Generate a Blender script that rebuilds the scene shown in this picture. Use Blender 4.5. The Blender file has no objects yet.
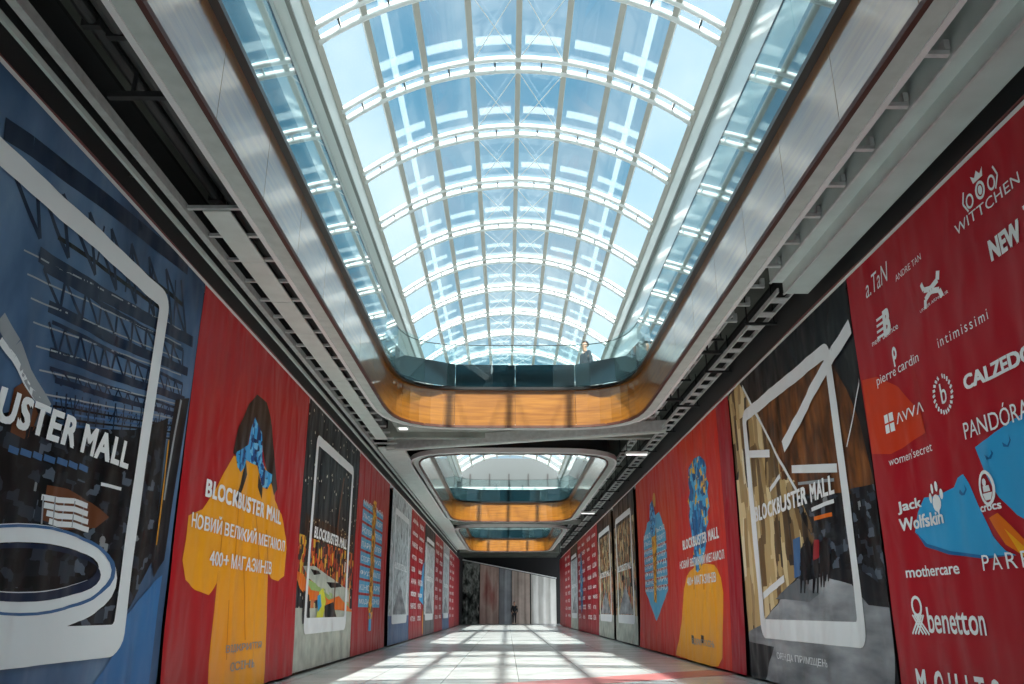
import bpy, bmesh, math, random
from mathutils import Vector, Matrix
random.seed(7)
C = bpy.context.scene.collection
S = bpy.context.scene
PI = math.pi

# ------------------------------------------------------------------ camera
CAM = Vector((-0.19, 0.0, 1.05))
F = 790.0
PITCH = math.atan(269 / F)
YAW = -math.atan(5 * math.cos(PITCH) / F)
cd = bpy.data.cameras.new('camera')
cam = bpy.data.objects.new('camera', cd)
C.objects.link(cam)
cam.location = CAM
cam.rotation_euler = (PI / 2 + PITCH, 0, YAW)
cd.sensor_width = 36
cd.lens = F * 36 / 1024
cd.clip_start = 0.05
cd.clip_end = 500
S.camera = cam
ROT = cam.rotation_euler.to_matrix()

WX = 3.91                      # half width of the hall, banner plane

def ray(px, py):
    return ROT @ Vector(((px - 512) / F, -(py - 342) / F, -1))

def onwall(side, px, py):      # wall point seen at a photo pixel -> (Y, Z)
    d = ray(px, py)
    t = (side * WX - CAM.x) / d.x
    p = CAM + d * t
    return p.y, p.z

# --------------------------------------------------------------- materials
def lin(c):
    r = []
    for v in c:
        v = v / 255
        r.append(v / 12.92 if v <= .04045 else ((v + .055) / 1.055) ** 2.4)
    return (*r, 1)

MATS = {}
def mat(name, rgb, rough=.6, metal=0, spec=.5, coat=0, coat_ior=1.5, coat_rough=.05, noise=0, nscale=6, stretch=(1, 1, 1), bump=0):
    if name in MATS:
        return MATS[name]
    m = bpy.data.materials.new(name)
    m.use_nodes = True
    nt = m.node_tree
    b = nt.nodes['Principled BSDF']
    col = lin(rgb)
    b.inputs['Base Color'].default_value = col
    b.inputs['Roughness'].default_value = rough
    b.inputs['Metallic'].default_value = metal
    b.inputs['Specular IOR Level'].default_value = spec
    b.inputs['Coat Weight'].default_value = coat
    b.inputs['Coat IOR'].default_value = coat_ior
    b.inputs['Coat Roughness'].default_value = coat_rough
    if noise or bump:
        tc = nt.nodes.new('ShaderNodeTexCoord')
        mp = nt.nodes.new('ShaderNodeMapping')
        mp.inputs['Scale'].default_value = stretch
        nt.links.new(tc.outputs['Object'], mp.inputs['Vector'])
        n = nt.nodes.new('ShaderNodeTexNoise')
        n.inputs['Scale'].default_value = nscale
        n.inputs['Detail'].default_value = 6
        nt.links.new(mp.outputs['Vector'], n.inputs['Vector'])
    if noise:
        r = nt.nodes.new('ShaderNodeValToRGB')
        r.color_ramp.elements[0].position = .3
        r.color_ramp.elements[1].position = .7
        r.color_ramp.elements[0].color = tuple(max(0, c * (1 - noise)) for c in col[:3]) + (1,)
        r.color_ramp.elements[1].color = tuple(min(1, c * (1 + noise)) for c in col[:3]) + (1,)
        nt.links.new(n.outputs['Fac'], r.inputs['Fac'])
        nt.links.new(r.outputs['Color'], b.inputs['Base Color'])
    if bump:
        bp = nt.nodes.new('ShaderNodeBump')
        bp.inputs['Strength'].default_value = bump
        nt.links.new(n.outputs['Fac'], bp.inputs['Height'])
        nt.links.new(bp.outputs['Normal'], b.inputs['Normal'])
    MATS[name] = m
    return m

def creases(m):
    # soft hanging folds and creases of a vinyl sheet, the same on the cloth and on what is printed on it
    nt = m.node_tree
    b = nt.nodes['Principled BSDF']
    tc = nt.nodes.new('ShaderNodeTexCoord')
    prev = None
    for stretch, scale, dist, strength in (((1, 1, .16), 1.5, .10, .55), ((1, 1, .5), 2.6, .04, .6)):
        mp = nt.nodes.new('ShaderNodeMapping')
        mp.inputs['Scale'].default_value = stretch
        mp.inputs['Rotation'].default_value = (.12 if stretch[2] < .2 else -.5, 0, 0)
        nt.links.new(tc.outputs['Object'], mp.inputs['Vector'])
        n = nt.nodes.new('ShaderNodeTexNoise')
        n.inputs['Scale'].default_value = scale
        n.inputs['Detail'].default_value = 1.2
        n.inputs['Distortion'].default_value = .4
        nt.links.new(mp.outputs['Vector'], n.inputs['Vector'])
        bp = nt.nodes.new('ShaderNodeBump')
        bp.inputs['Strength'].default_value = strength
        bp.inputs['Distance'].default_value = dist * 2
        nt.links.new(n.outputs['Fac'], bp.inputs['Height'])
        if prev: nt.links.new(prev.outputs['Normal'], bp.inputs['Normal'])
        prev = bp
    nt.links.new(prev.outputs['Normal'], b.inputs['Normal'])
    return m

def vinyl(name, rgb, rough=.4):
    if name in MATS: return MATS[name]
    return creases(mat(name, rgb, rough=rough, spec=.14))

def glass(name, tint, ior=1.5, extra=0.0):
    m = bpy.data.materials.new(name)
    m.use_nodes = True
    nt = m.node_tree
    nt.nodes.clear()
    out = nt.nodes.new('ShaderNodeOutputMaterial')
    mix = nt.nodes.new('ShaderNodeMixShader')
    tr = nt.nodes.new('ShaderNodeBsdfTransparent')
    gl = nt.nodes.new('ShaderNodeBsdfGlossy')
    tr.inputs['Color'].default_value = (*tint, 1)
    gl.inputs['Roughness'].default_value = .01
    f0 = ((ior - 1) / (ior + 1)) ** 2 * 1.6 + extra
    fr = nt.nodes.new('ShaderNodeLayerWeight')       # facing is the same from both sides of the pane
    fr.inputs['Blend'].default_value = .5
    pw = nt.nodes.new('ShaderNodeMath')
    pw.operation = 'POWER'
    pw.inputs[1].default_value = 4.4
    nt.links.new(fr.outputs['Facing'], pw.inputs[0])
    ad = nt.nodes.new('ShaderNodeMath')
    ad.operation = 'MULTIPLY_ADD'
    ad.use_clamp = True
    ad.inputs[1].default_value = 1 - f0
    ad.inputs[2].default_value = f0
    nt.links.new(pw.outputs[0], ad.inputs[0])
    nt.links.new(ad.outputs[0], mix.inputs[0])
    nt.links.new(tr.outputs[0], mix.inputs[1])
    nt.links.new(gl.outputs[0], mix.inputs[2])
    nt.links.new(mix.outputs[0], out.inputs[0])
    return m

def frosted(name, tint):
    m = bpy.data.materials.new(name)
    m.use_nodes = True
    nt = m.node_tree
    nt.nodes.clear()
    out = nt.nodes.new('ShaderNodeOutputMaterial')
    mix = nt.nodes.new('ShaderNodeMixShader')
    a = nt.nodes.new('ShaderNodeBsdfTranslucent')
    b = nt.nodes.new('ShaderNodeBsdfTransparent')
    a.inputs['Color'].default_value = (*tint, 1)
    b.inputs['Color'].default_value = (.82, .9, .92, 1)
    mix.inputs[0].default_value = .10
    nt.links.new(b.outputs[0], mix.inputs[1])
    nt.links.new(a.outputs[0], mix.inputs[2])
    nt.links.new(mix.outputs[0], out.inputs[0])
    return m

def ramp_mat(name, kind, stops, scale=3, rough=.45, detail=6, stretch=(1, 1, 1), coord='UV', dist=0):
    """printed picture: a ramp of flat colours driven by one texture in metres on the cloth"""
    if name in MATS:
        return MATS[name]
    m = bpy.data.materials.new(name)
    m.use_nodes = True
    nt = m.node_tree
    b = nt.nodes['Principled BSDF']
    b.inputs['Roughness'].default_value = rough
    b.inputs['Specular IOR Level'].default_value = .14
    tc = nt.nodes.new('ShaderNodeTexCoord')
    mp = nt.nodes.new('ShaderNodeMapping')
    mp.inputs['Scale'].default_value = stretch
    nt.links.new(tc.outputs[coord], mp.inputs['Vector'])
    if kind == 'noise':
        t = nt.nodes.new('ShaderNodeTexNoise')
        t.inputs['Detail'].default_value = detail
        t.inputs['Distortion'].default_value = dist
        o = 'Fac'
    elif kind == 'cells':
        t = nt.nodes.new('ShaderNodeTexVoronoi')
        t.distance = 'CHEBYCHEV'
        o = 'Color'
    elif kind == 'dots':
        t = nt.nodes.new('ShaderNodeTexVoronoi')
        o = 'Distance'
    else:
        t = nt.nodes.new('ShaderNodeTexWave')
        t.inputs['Distortion'].default_value = dist
        t.inputs['Detail'].default_value = 3
        o = 'Fac'
    t.inputs['Scale'].default_value = scale
    nt.links.new(mp.outputs['Vector'], t.inputs['Vector'])
    r = nt.nodes.new('ShaderNodeValToRGB')
    cr = r.color_ramp
    while len(cr.elements) > 1:
        cr.elements.remove(cr.elements[-1])
    cr.elements[0].position = stops[0][0]
    cr.elements[0].color = lin(stops[0][1])
    for p, c in stops[1:]:
        e = cr.elements.new(p)
        e.color = lin(c)
    if kind in ('cells', 'dots'):
        cr.interpolation = 'CONSTANT'
    src = t.outputs[o]
    nt.links.new(src, r.inputs['Fac'])
    nt.links.new(r.outputs['Color'], b.inputs['Base Color'])
    if coord == 'UV': creases(m)
    MATS[name] = m
    return m

M = dict(
    red=vinyl('banner_red', (172, 32, 40)),
    logo_red=vinyl('banner_logo_red', (170, 28, 42)),
    dkred=vinyl('banner_dark_red', (150, 26, 40)),
    white=vinyl('print_white', (238, 240, 242)),
    frame=vinyl('print_tablet_white', (226, 230, 234)),
    grey=vinyl('print_grey', (150, 156, 162)),
    midgrey=vinyl('print_mid_grey', (98, 104, 110)),
    dark=vinyl('print_dark', (24, 28, 34)),
    black=vinyl('print_black', (14, 15, 18)),
    navy=vinyl('print_navy', (28, 42, 66)),
    steel=vinyl('print_steel_blue', (66, 104, 150)),
    blue=vinyl('print_blue', (56, 112, 168)),
    sky=vinyl('print_sky_blue', (52, 160, 214)),
    skydk=vinyl('print_deep_sky_blue', (30, 104, 160)),
    band=vinyl('print_band_blue', (84, 170, 212)),
    yellow=vinyl('print_coat_yellow', (238, 164, 34)),
    coatline=vinyl('print_coat_fold', (206, 128, 20)),
    gold=vinyl('print_gold', (206, 146, 44)),
    hair=vinyl('print_hair', (46, 34, 32)),
    orange=vinyl('print_orange', (226, 112, 30)),
    tan=vinyl('print_tan', (196, 170, 122)),
    green=vinyl('print_green', (148, 176, 108)),
    brown=vinyl('print_brown', (104, 62, 40)),
    lime=vinyl('print_lime', (210, 210, 60)),
)
M['flowers'] = ramp_mat('print_blue_flowers', 'cells', [(0, (24, 84, 150)), (.3, (60, 158, 220)), (.55, (16, 52, 104)), (.68, (110, 190, 232)), (.85, (40, 120, 190))], scale=11)
M['flowers_gold'] = ramp_mat('print_blue_gold_flowers', 'cells', [(0, (34, 98, 156)), (.3, (70, 164, 214)), (.52, (30, 76, 128)), (.66, (226, 176, 60)), (.76, (50, 130, 190)), (.9, (120, 190, 224))], scale=7)
M['gold_flowers'] = ramp_mat('print_gold_flowers', 'cells', [(0, (190, 120, 30)), (.35, (232, 176, 56)), (.6, (120, 76, 28)), (.8, (214, 150, 40))], scale=9)
M['hall_photo'] = ramp_mat('print_hall_photo', 'noise', [(.25, (38, 56, 84)), (.45, (66, 94, 128)), (.6, (92, 120, 154)), (.8, (132, 154, 180))], scale=1.1, stretch=(1, .5, 1))
M['clutter'] = ramp_mat('print_dark_clutter', 'cells', [(0, (12, 14, 18)), (.3, (24, 28, 34)), (.5, (46, 54, 66)), (.6, (18, 20, 24)), (.74, (84, 94, 108)), (.8, (30, 34, 40)), (.92, (132, 136, 140))], scale=7, stretch=(1, 1.5, 1))
M['shops'] = ramp_mat('print_shop_fronts', 'cells', [(0, (88, 68, 46)), (.2, (186, 160, 112)), (.42, (214, 194, 150)), (.55, (112, 88, 58)), (.64, (160, 134, 92)), (.78, (62, 50, 40)), (.86, (228, 216, 186))], scale=3.2, stretch=(1.6, .45, 1))
M['brickwall'] = ramp_mat('print_brown_wall', 'noise', [(.3, (40, 26, 20)), (.5, (96, 58, 34)), (.7, (140, 86, 44))], scale=2.2, stretch=(2.2, .8, 1), dist=.4)
M['promenade'] = ramp_mat('print_grey_floor', 'noise', [(.3, (92, 96, 102)), (.5, (136, 140, 146)), (.75, (176, 180, 186))], scale=1.4, stretch=(.6, 2.2, 1))
M['nightlights'] = ramp_mat('print_night_lights', 'dots', [(0, (232, 226, 206)), (.13, (26, 32, 38)), (.5, (34, 42, 48)), (.9, (22, 26, 32))], scale=4.6)
M['nightlights2'] = ramp_mat('print_warm_lights', 'dots', [(0, (240, 222, 170)), (.16, (70, 44, 28)), (.45, (52, 34, 26)), (.8, (30, 26, 26))], scale=8)
M['carnival'] = ramp_mat('print_fairground', 'cells', [(0, (36, 34, 34)), (.26, (200, 92, 36)), (.42, (98, 34, 30)), (.55, (214, 170, 60)), (.64, (40, 44, 46)), (.8, (176, 60, 44)), (.92, (210, 206, 190))], scale=6, stretch=(1.6, 1, 1))
M['market'] = ramp_mat('print_market', 'cells', [(0, (60, 56, 50)), (.22, (196, 176, 130)), (.4, (204, 116, 70)), (.52, (34, 36, 40)), (.66, (170, 156, 124)), (.8, (196, 74, 50)), (.9, (120, 130, 110))], scale=3.4, stretch=(2.2, 1, 1))
M['market_top'] = ramp_mat('print_market_upper', 'cells', [(0, (84, 74, 60)), (.3, (176, 120, 74)), (.44, (60, 52, 48)), (.6, (206, 190, 150)), (.74, (110, 96, 76)), (.9, (214, 160, 90))], scale=4.5, stretch=(2, 1, 1))
M['greyphoto'] = ramp_mat('print_grey_photo', 'noise', [(.28, (70, 76, 82)), (.43, (158, 168, 174)), (.54, (214, 222, 226)), (.66, (112, 120, 128)), (.82, (226, 232, 234))], scale=2.4, stretch=(2.4, .9, 1), dist=.7)
M['rockygrey'] = ramp_mat('print_pale_ground', 'noise', [(.3, (150, 156, 148)), (.55, (184, 190, 180)), (.8, (206, 208, 196))], scale=2.5)
M['orange_glow'] = ramp_mat('banner_red_orange', 'noise', [(.3, (198, 34, 42)), (.7, (206, 66, 34))], scale=.5)

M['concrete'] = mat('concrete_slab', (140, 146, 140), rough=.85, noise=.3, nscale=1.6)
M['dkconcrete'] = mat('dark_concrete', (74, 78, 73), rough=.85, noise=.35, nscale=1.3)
M['floor'] = None
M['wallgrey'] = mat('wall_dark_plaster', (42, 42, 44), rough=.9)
M['palewall'] = mat('pale_gloss_wall', (206, 216, 216), rough=.12, spec=.8)
M['soffit'] = mat('soffit_board', (178, 186, 182), rough=.7, noise=.1, nscale=5)
M['soffit_edge'] = mat('soffit_edge_white', (214, 214, 214), rough=.5)
M['wood'] = None
M['shoe'] = mat('dark_bronze_rail', (18, 14, 13), rough=.35)
M['kick'] = mat('teal_back_painted_glass', (20, 40, 48), rough=.06, spec=.6, coat=1, coat_ior=1.5, coat_rough=.02)
M['rib'] = mat('white_painted_steel', (244, 246, 246), rough=.35)
M['mull'] = mat('grey_aluminium_mullion', (196, 192, 184), rough=.45)
M['edgebrown'] = mat('dark_red_brown_edge', (74, 38, 30), rough=.6)
M['endwall'] = mat('mid_grey_wall', (66, 74, 76), rough=.6)
M['beamwhite'] = mat('white_gloss_beam', (232, 238, 238), rough=.15, spec=.8)
M['beamgrey'] = mat('grey_drip_profile', (140, 142, 138), rough=.5)
M['steelgrey'] = mat('galvanised_steel', (196, 200, 200), rough=.4, metal=.3, noise=.12, nscale=10)
M['duct'] = mat('duct_sheet_metal', (186, 198, 196), rough=.55, noise=.08, nscale=3)
M['darksteel'] = mat('dark_steel', (36, 38, 40), rough=.6)
M['plank'] = mat('ceiling_board_grey', (196, 204, 200), rough=.6, noise=.06, nscale=4)
M['cable'] = mat('red_brown_cable', (128, 76, 76), rough=.6)
M['whitebar'] = mat('white_track', (228, 230, 230), rough=.4)
M['vault_glass'] = glass('clear_roof_glass', (.86, .95, .97), extra=.02)
M['bal_glass'] = glass('balustrade_glass', (.88, .96, .96), ior=1.52)
M['strip'] = frosted('translucent_gutter', (.95, .97, .98))  # for the strips that stand in for reflections in the roof glass
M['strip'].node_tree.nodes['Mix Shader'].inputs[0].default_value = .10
M['frost'] = frosted('frosted_roof_glass', (.86, .97, .98))
M['lamp'] = None

def wood_mat():
    m = bpy.data.materials.new('amber_wood_laminate')
    m.use_nodes = True
    nt = m.node_tree
    b = nt.nodes['Principled BSDF']
    tc = nt.nodes.new('ShaderNodeTexCoord')
    mp = nt.nodes.new('ShaderNodeMapping')
    mp.inputs['Scale'].default_value = (.5, .5, 7)
    nt.links.new(tc.outputs['Object'], mp.inputs['Vector'])
    n = nt.nodes.new('ShaderNodeTexNoise')
    n.inputs['Scale'].default_value = 2.2
    n.inputs['Detail'].default_value = 7
    n.inputs['Distortion'].default_value = .3
    nt.links.new(mp.outputs['Vector'], n.inputs['Vector'])
    r = nt.nodes.new('ShaderNodeValToRGB')
    r.color_ramp.elements[0].position = .3
    r.color_ramp.elements[0].color = lin((120, 70, 18))
    r.color_ramp.elements[1].position = .68
    r.color_ramp.elements[1].color = lin((154, 100, 32))
    nt.links.new(n.outputs['Fac'], r.inputs['Fac'])
    nt.links.new(r.outputs['Color'], b.inputs['Base Color'])
    b.inputs['Roughness'].default_value = .35
    b.inputs['Coat Weight'].default_value = 1
    b.inputs['Coat IOR'].default_value = 2.0
    b.inputs['Coat Roughness'].default_value = .11
    return m
M['wood'] = wood_mat()

def floor_mat():
    m = bpy.data.materials.new('grey_stone_tiles')
    m.use_nodes = True
    nt = m.node_tree
    b = nt.nodes['Principled BSDF']
    tc = nt.nodes.new('ShaderNodeTexCoord')
    br = nt.nodes.new('ShaderNodeTexBrick')
    br.offset = 0
    br.inputs['Scale'].default_value = 1
    br.inputs['Brick Width'].default_value = 1.2
    br.inputs['Row Height'].default_value = .6
    br.inputs['Mortar Size'].default_value = .006
    br.inputs['Color1'].default_value = lin((206, 208, 206))
    br.inputs['Color2'].default_value = lin((196, 198, 198))
    br.inputs['Mortar'].default_value = lin((110, 112, 112))
    nt.links.new(tc.outputs['Object'], br.inputs['Vector'])
    n = nt.nodes.new('ShaderNodeTexNoise')
    n.inputs['Scale'].default_value = 1.1
    n.inputs['Detail'].default_value = 8
    nt.links.new(tc.outputs['Object'], n.inputs['Vector'])
    r = nt.nodes.new('ShaderNodeValToRGB')
    r.color_ramp.elements[0].position = .35
    r.color_ramp.elements[0].color = (.7, .7, .7, 1)
    r.color_ramp.elements[1].position = .62
    r.color_ramp.elements[1].color = (1, 1, 1, 1)
    nt.links.new(n.outputs['Fac'], r.inputs['Fac'])
    mx = nt.nodes.new('ShaderNodeMix')
    mx.data_type = 'RGBA'
    mx.blend_type = 'MULTIPLY'
    mx.inputs['Factor'].default_value = .8
    nt.links.new(br.outputs['Color'], mx.inputs[6])
    nt.links.new(r.outputs['Color'], mx.inputs[7])
    nt.links.new(mx.outputs[2], b.inputs['Base Color'])
    b.inputs['Roughness'].default_value = .22
    return m
M['floor'] = floor_mat()

def lamp_mat():
    m = bpy.data.materials.new('lit_diffuser')
    m.use_nodes = True
    b = m.node_tree.nodes['Principled BSDF']
    b.inputs['Base Color'].default_value = (.8, .8, .8, 1)
    b.inputs['Emission Color'].default_value = (1, .98, .95, 1)
    b.inputs['Emission Strength'].default_value = 1.2
    return m
M['lamp'] = lamp_mat()

# ------------------------------------------------------------ mesh builder
class MB:
    def __init__(self):
        self.v, self.f, self.mi, self.mats = [], [], [], []
    def idx(self, m):
        if m not in self.mats:
            self.mats.append(m)
        return self.mats.index(m)
    def face(self, pts, m):
        k = len(self.v)
        self.v += [tuple(p) for p in pts]
        self.f.append(tuple(range(k, k + len(pts))))
        self.mi.append(self.idx(m))
    def hexa(self, p, m):       # p: 4 bottom (ccw) + 4 top
        k = len(self.v)
        self.v += [tuple(q) for q in p]
        for q in ((3, 2, 1, 0), (4, 5, 6, 7), (0, 1, 5, 4), (1, 2, 6, 5), (2, 3, 7, 6), (3, 0, 4, 7)):
            self.f.append(tuple(k + i for i in q))
            self.mi.append(self.idx(m))
    def box(self, x0, x1, y0, y1, z0, z1, m):
        self.hexa([(x0, y0, z0), (x1, y0, z0), (x1, y1, z0), (x0, y1, z0), (x0, y0, z1), (x1, y0, z1), (x1, y1, z1), (x0, y1, z1)], m)
    def bar(self, a, b, w, h, m, up=(0, 0, 1)):
        a, b = Vector(a), Vector(b)
        d = (b - a).normalized()
        u = Vector(up)
        s = d.cross(u)
        if s.length < 1e-4:
            s = d.cross(Vector((0, 1, 0)))
        s.normalize()
        n = s.cross(d).normalized()
        s *= w / 2
        n *= h / 2
        self.hexa([a - s - n, a + s - n, b + s - n, b - s - n, a - s + n, a + s + n, b + s + n, b - s + n], m)
    def tube(self, pts, r, m, n=8):
        pts = [Vector(p) for p in pts]
        k0 = len(self.v)
        up = Vector((0, 1, 0))
        for i, p in enumerate(pts):
            d = (pts[min(i + 1, len(pts) - 1)] - pts[max(i - 1, 0)]).normalized()
            a = up if abs(d.dot(up)) < .9 else Vector((0, 0, 1))
            s = d.cross(a).normalized()
            t = s.cross(d)
            for j in range(n):
                q = 2 * PI * j / n
                self.v.append(tuple(p + (s * math.cos(q) + t * math.sin(q)) * r))
        for i in range(len(pts) - 1):
            for j in range(n):
                a = k0 + i * n + j
                b = k0 + i * n + (j + 1) % n
                self.f.append((a, b, b + n, a + n))
                self.mi.append(self.idx(m))
        self.f.append(tuple(k0 + j for j in range(n))[::-1])
        self.mi.append(self.idx(m))
        e = k0 + (len(pts) - 1) * n
        self.f.append(tuple(e + j for j in range(n)))
        self.mi.append(self.idx(m))
    def build(self, name, parent=None, smooth=False, uv=None):
        me = bpy.data.meshes.new(name)
        me.from_pydata(self.v, [], self.f)
        for m in self.mats:
            me.materials.append(m)
        me.polygons.foreach_set('material_index', self.mi)
        if uv is not None:
            lay = me.uv_layers.new(name='UVMap')
            for lp in me.loops:
                lay.data[lp.index].uv = uv[lp.vertex_index]
        if smooth:
            me.polygons.foreach_set('use_smooth', [True] * len(me.polygons))
        me.update()
        bm = bmesh.new()
        bm.from_mesh(me)
        if uv is None:
            bmesh.ops.recalc_face_normals(bm, faces=bm.faces)
        bm.to_mesh(me)
        bm.free()
        o = bpy.data.objects.new(name, me)
        C.objects.link(o)
        if parent:
            o.parent = parent
            o.matrix_parent_inverse = Matrix.Translation(-parent.location) if parent.type == 'EMPTY' and parent.parent is None else Matrix()
        return o

def tag(o, label, cat, group=None):
    o['label'] = label
    o['category'] = cat
    if group:
        o['group'] = group
    return o

def struct(o):
    o['kind'] = 'structure'
    return o

def thing(name, loc, label, cat, group=None):
    o = bpy.data.objects.new(name, None)
    o.empty_display_size = .2
    C.objects.link(o)
    o.location = loc
    return tag(o, label, cat, group)

# ================================================================ setting
Y_BACK, Y_END = -14.0, 72.5
b = MB(); b.box(-7, 7, Y_BACK - 6, Y_END, -.2, 0, M['floor']); struct(b.build('floor'))
for side, nm in ((-1, 'left'), (1, 'right')):
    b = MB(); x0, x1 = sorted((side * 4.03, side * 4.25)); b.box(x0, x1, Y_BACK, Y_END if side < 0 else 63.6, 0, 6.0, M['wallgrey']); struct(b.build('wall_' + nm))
    b = MB(); x0, x1 = sorted((side * 5.85, side * 6.1)); b.box(x0, x1, Y_BACK, 90, 6.21, 14.95, M['palewall']); struct(b.build('wall_upper_' + nm))
b = MB(); b.box(-7, 7, Y_END, Y_END + .2, 0, 6.0, M['wallgrey']); struct(b.build('wall_end'))
b = MB(); b.box(-6.1, 6.1, 90, 90.2, 6.21, 17.6, M['endwall']); struct(b.build('wall_upper_end'))
b = MB(); b.box(-6.1, 6.1, Y_BACK - .2, Y_BACK, 6.21, 17.6, M['endwall']); struct(b.build('wall_upper_back'))  # unseen wall, added to keep sky haze out of the glass reflections

b = MB()
for z in (8.6, 10.4, 12.2, 14.0): b.box(-5.8, 5.8, 89.7, 90, z, z + .3, M['steelgrey'])
for x in (-4.4, -2.2, 0, 2.2, 4.4): b.box(x - .08, x + .08, 89.75, 90, 6.2, 15.8, M['darksteel'])
struct(b.build('trim_20'))
# red band across the floor
b = MB()
p0, p1 = Vector((-3.8, 9.93, .002)), Vector((3.8, 15.5, .002))
d = (p1 - p0).normalized(); s = Vector((-d.y, d.x, 0)) * .48
c4_ = [p0 - s, p0 + s, p1 + s, p1 - s]
b.hexa(c4_ + [q + Vector((0, 0, .004)) for q in c4_], mat('floor_red', (182, 112, 112), rough=.3, noise=.2))
o = struct(b.build('floor_marking'))

# ------------------------------------------- openings in the gallery floor
HW, CB, CN = 2.86, 3.0, 4.3
def plan(y0, y1):
    """closed outline (x, y), counter clockwise from the middle of the near edge"""
    cap = []
    for i in range(0, 25):
        q = PI / 2 * i / 24
        cap.append((HW * math.cos(q) ** (2 / CN), CB * math.sin(q) ** (2 / CN)))   # from the side to the tip
    right = [(x, y1 - CB + y) for x, y in cap]
    rn = [(x, y0 + CB - y) for x, y in reversed(cap)]
    ysteps = [y0 + CB + (y1 - y0 - 2 * CB) * k / 10 for k in range(1, 10)]
    half = rn + [(HW, y) for y in ysteps] + right
    left = [(-x, y) for x, y in reversed(half)][1:-1]
    return half + left

def densify(poly, n=600):
    """points and outward normals at even steps of arc length"""
    P = [Vector((x, y)) for x, y in poly]
    L = [0]
    for i in range(len(P)):
        L.append(L[-1] + (P[(i + 1) % len(P)] - P[i]).length)
    tot = L[-1]
    def at(sv):
        sv %= tot
        lo, hi = 0, len(P)
        while hi - lo > 1:
            md = (lo + hi) // 2
            if L[md] <= sv: lo = md
            else: hi = md
        a, c = P[lo], P[(lo + 1) % len(P)]
        t = (sv - L[lo]) / max(1e-9, L[lo + 1] - L[lo])
        return a.lerp(c, t)
    def nrm(sv):
        d = at(sv + .12) - at(sv - .12)
        d.normalize()
        return Vector((d.y, -d.x))
    return at, nrm, tot

def strip_ring(b, at, nrm, tot, s0, s1, o0, o1, z0, z1, m, steps):
    """solid strip following the outline between two offsets and two heights"""
    for k in range(steps):
        a, c = s0 + (s1 - s0) * k / steps, s0 + (s1 - s0) * (k + 1) / steps
        pa, pc, na, nc = at(a), at(c), nrm(a), nrm(c)
        q = [pa + na * o0, pa + na * o1, pc + nc * o1, pc + nc * o0]
        b.hexa([(v.x, v.y, z0) for v in q] + [(v.x, v.y, z1) for v in q], m)

OPEN = [(-20.0, -2.2), (1.0, 18.8), (22.3, 40.2), (43.0, 61.0)]
OLAB = {0: 'wood clad gallery opening over the entrance', 1: 'largest wood clad gallery opening under the arched glass roof with man at its rail',
        2: 'middle gallery opening with amber wood panels beyond the slanting beam', 3: 'smallest farthest gallery opening above the end curtains'}
SOF = 5.30
# slab with openings
b = MB(); uf = MB()
UFM = mat('upper_floor_stone', (150, 150, 146), rough=.5)  # pale layer added on the slab to bounce sunlight up to the ribs
def slab_piece(xa, xb, ya, yb):
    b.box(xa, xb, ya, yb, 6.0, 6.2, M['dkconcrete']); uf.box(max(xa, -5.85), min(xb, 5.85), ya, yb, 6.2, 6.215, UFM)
prev = Y_BACK
for k, (y0, y1) in enumerate(OPEN[1:], 1):
    lasty = max(OPEN[k - 1][1], Y_BACK)
    slab_piece(-6.1, 6.1, lasty, y0)
    pts = [p for p in plan(y0, y1) if p[0] >= 0]
    pts.sort(key=lambda p: (p[1], p[0]))
    for sgn in (-1, 1):
        for (xa, ya), (xb, yb) in zip(pts, pts[1:]):
            if yb - ya < 1e-4: continue
            q = [(sgn * (xa + .06), ya, 6.0), (sgn * 6.1, ya, 6.0), (sgn * 6.1, yb, 6.0), (sgn * (xb + .06), yb, 6.0)]
            b.hexa(q + [(x, y, 6.2) for x, y, z in q], M['dkconcrete']); q = [(max(-5.85, min(5.85, x)), y, 6.2) for x, y, z in q]; uf.hexa(q + [(x, y, 6.215) for x, y, z in q], UFM)
slab_piece(-6.1, 6.1, OPEN[-1][1], 90)
pts = [p for p in plan(*OPEN[0]) if p[0] >= 0 and p[1] > Y_BACK]
pts.sort(key=lambda p: (p[1], p[0]))
for sgn in (-1, 1):
    for (xa, ya), (xb, yb) in zip(pts, pts[1:]):
        if yb - ya < 1e-4: continue
        q = [(sgn * (xa + .06), ya, 6.0), (sgn * 6.1, ya, 6.0), (sgn * 6.1, yb, 6.0), (sgn * (xb + .06), yb, 6.0)]
        b.hexa(q + [(x, y, 6.2) for x, y, z in q], M['dkconcrete']); q = [(max(-5.85, min(5.85, x)), y, 6.2) for x, y, z in q]; uf.hexa(q + [(x, y, 6.215) for x, y, z in q], UFM)
struct(b.build('ceiling')); struct(uf.build('floor_upper'))

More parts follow.
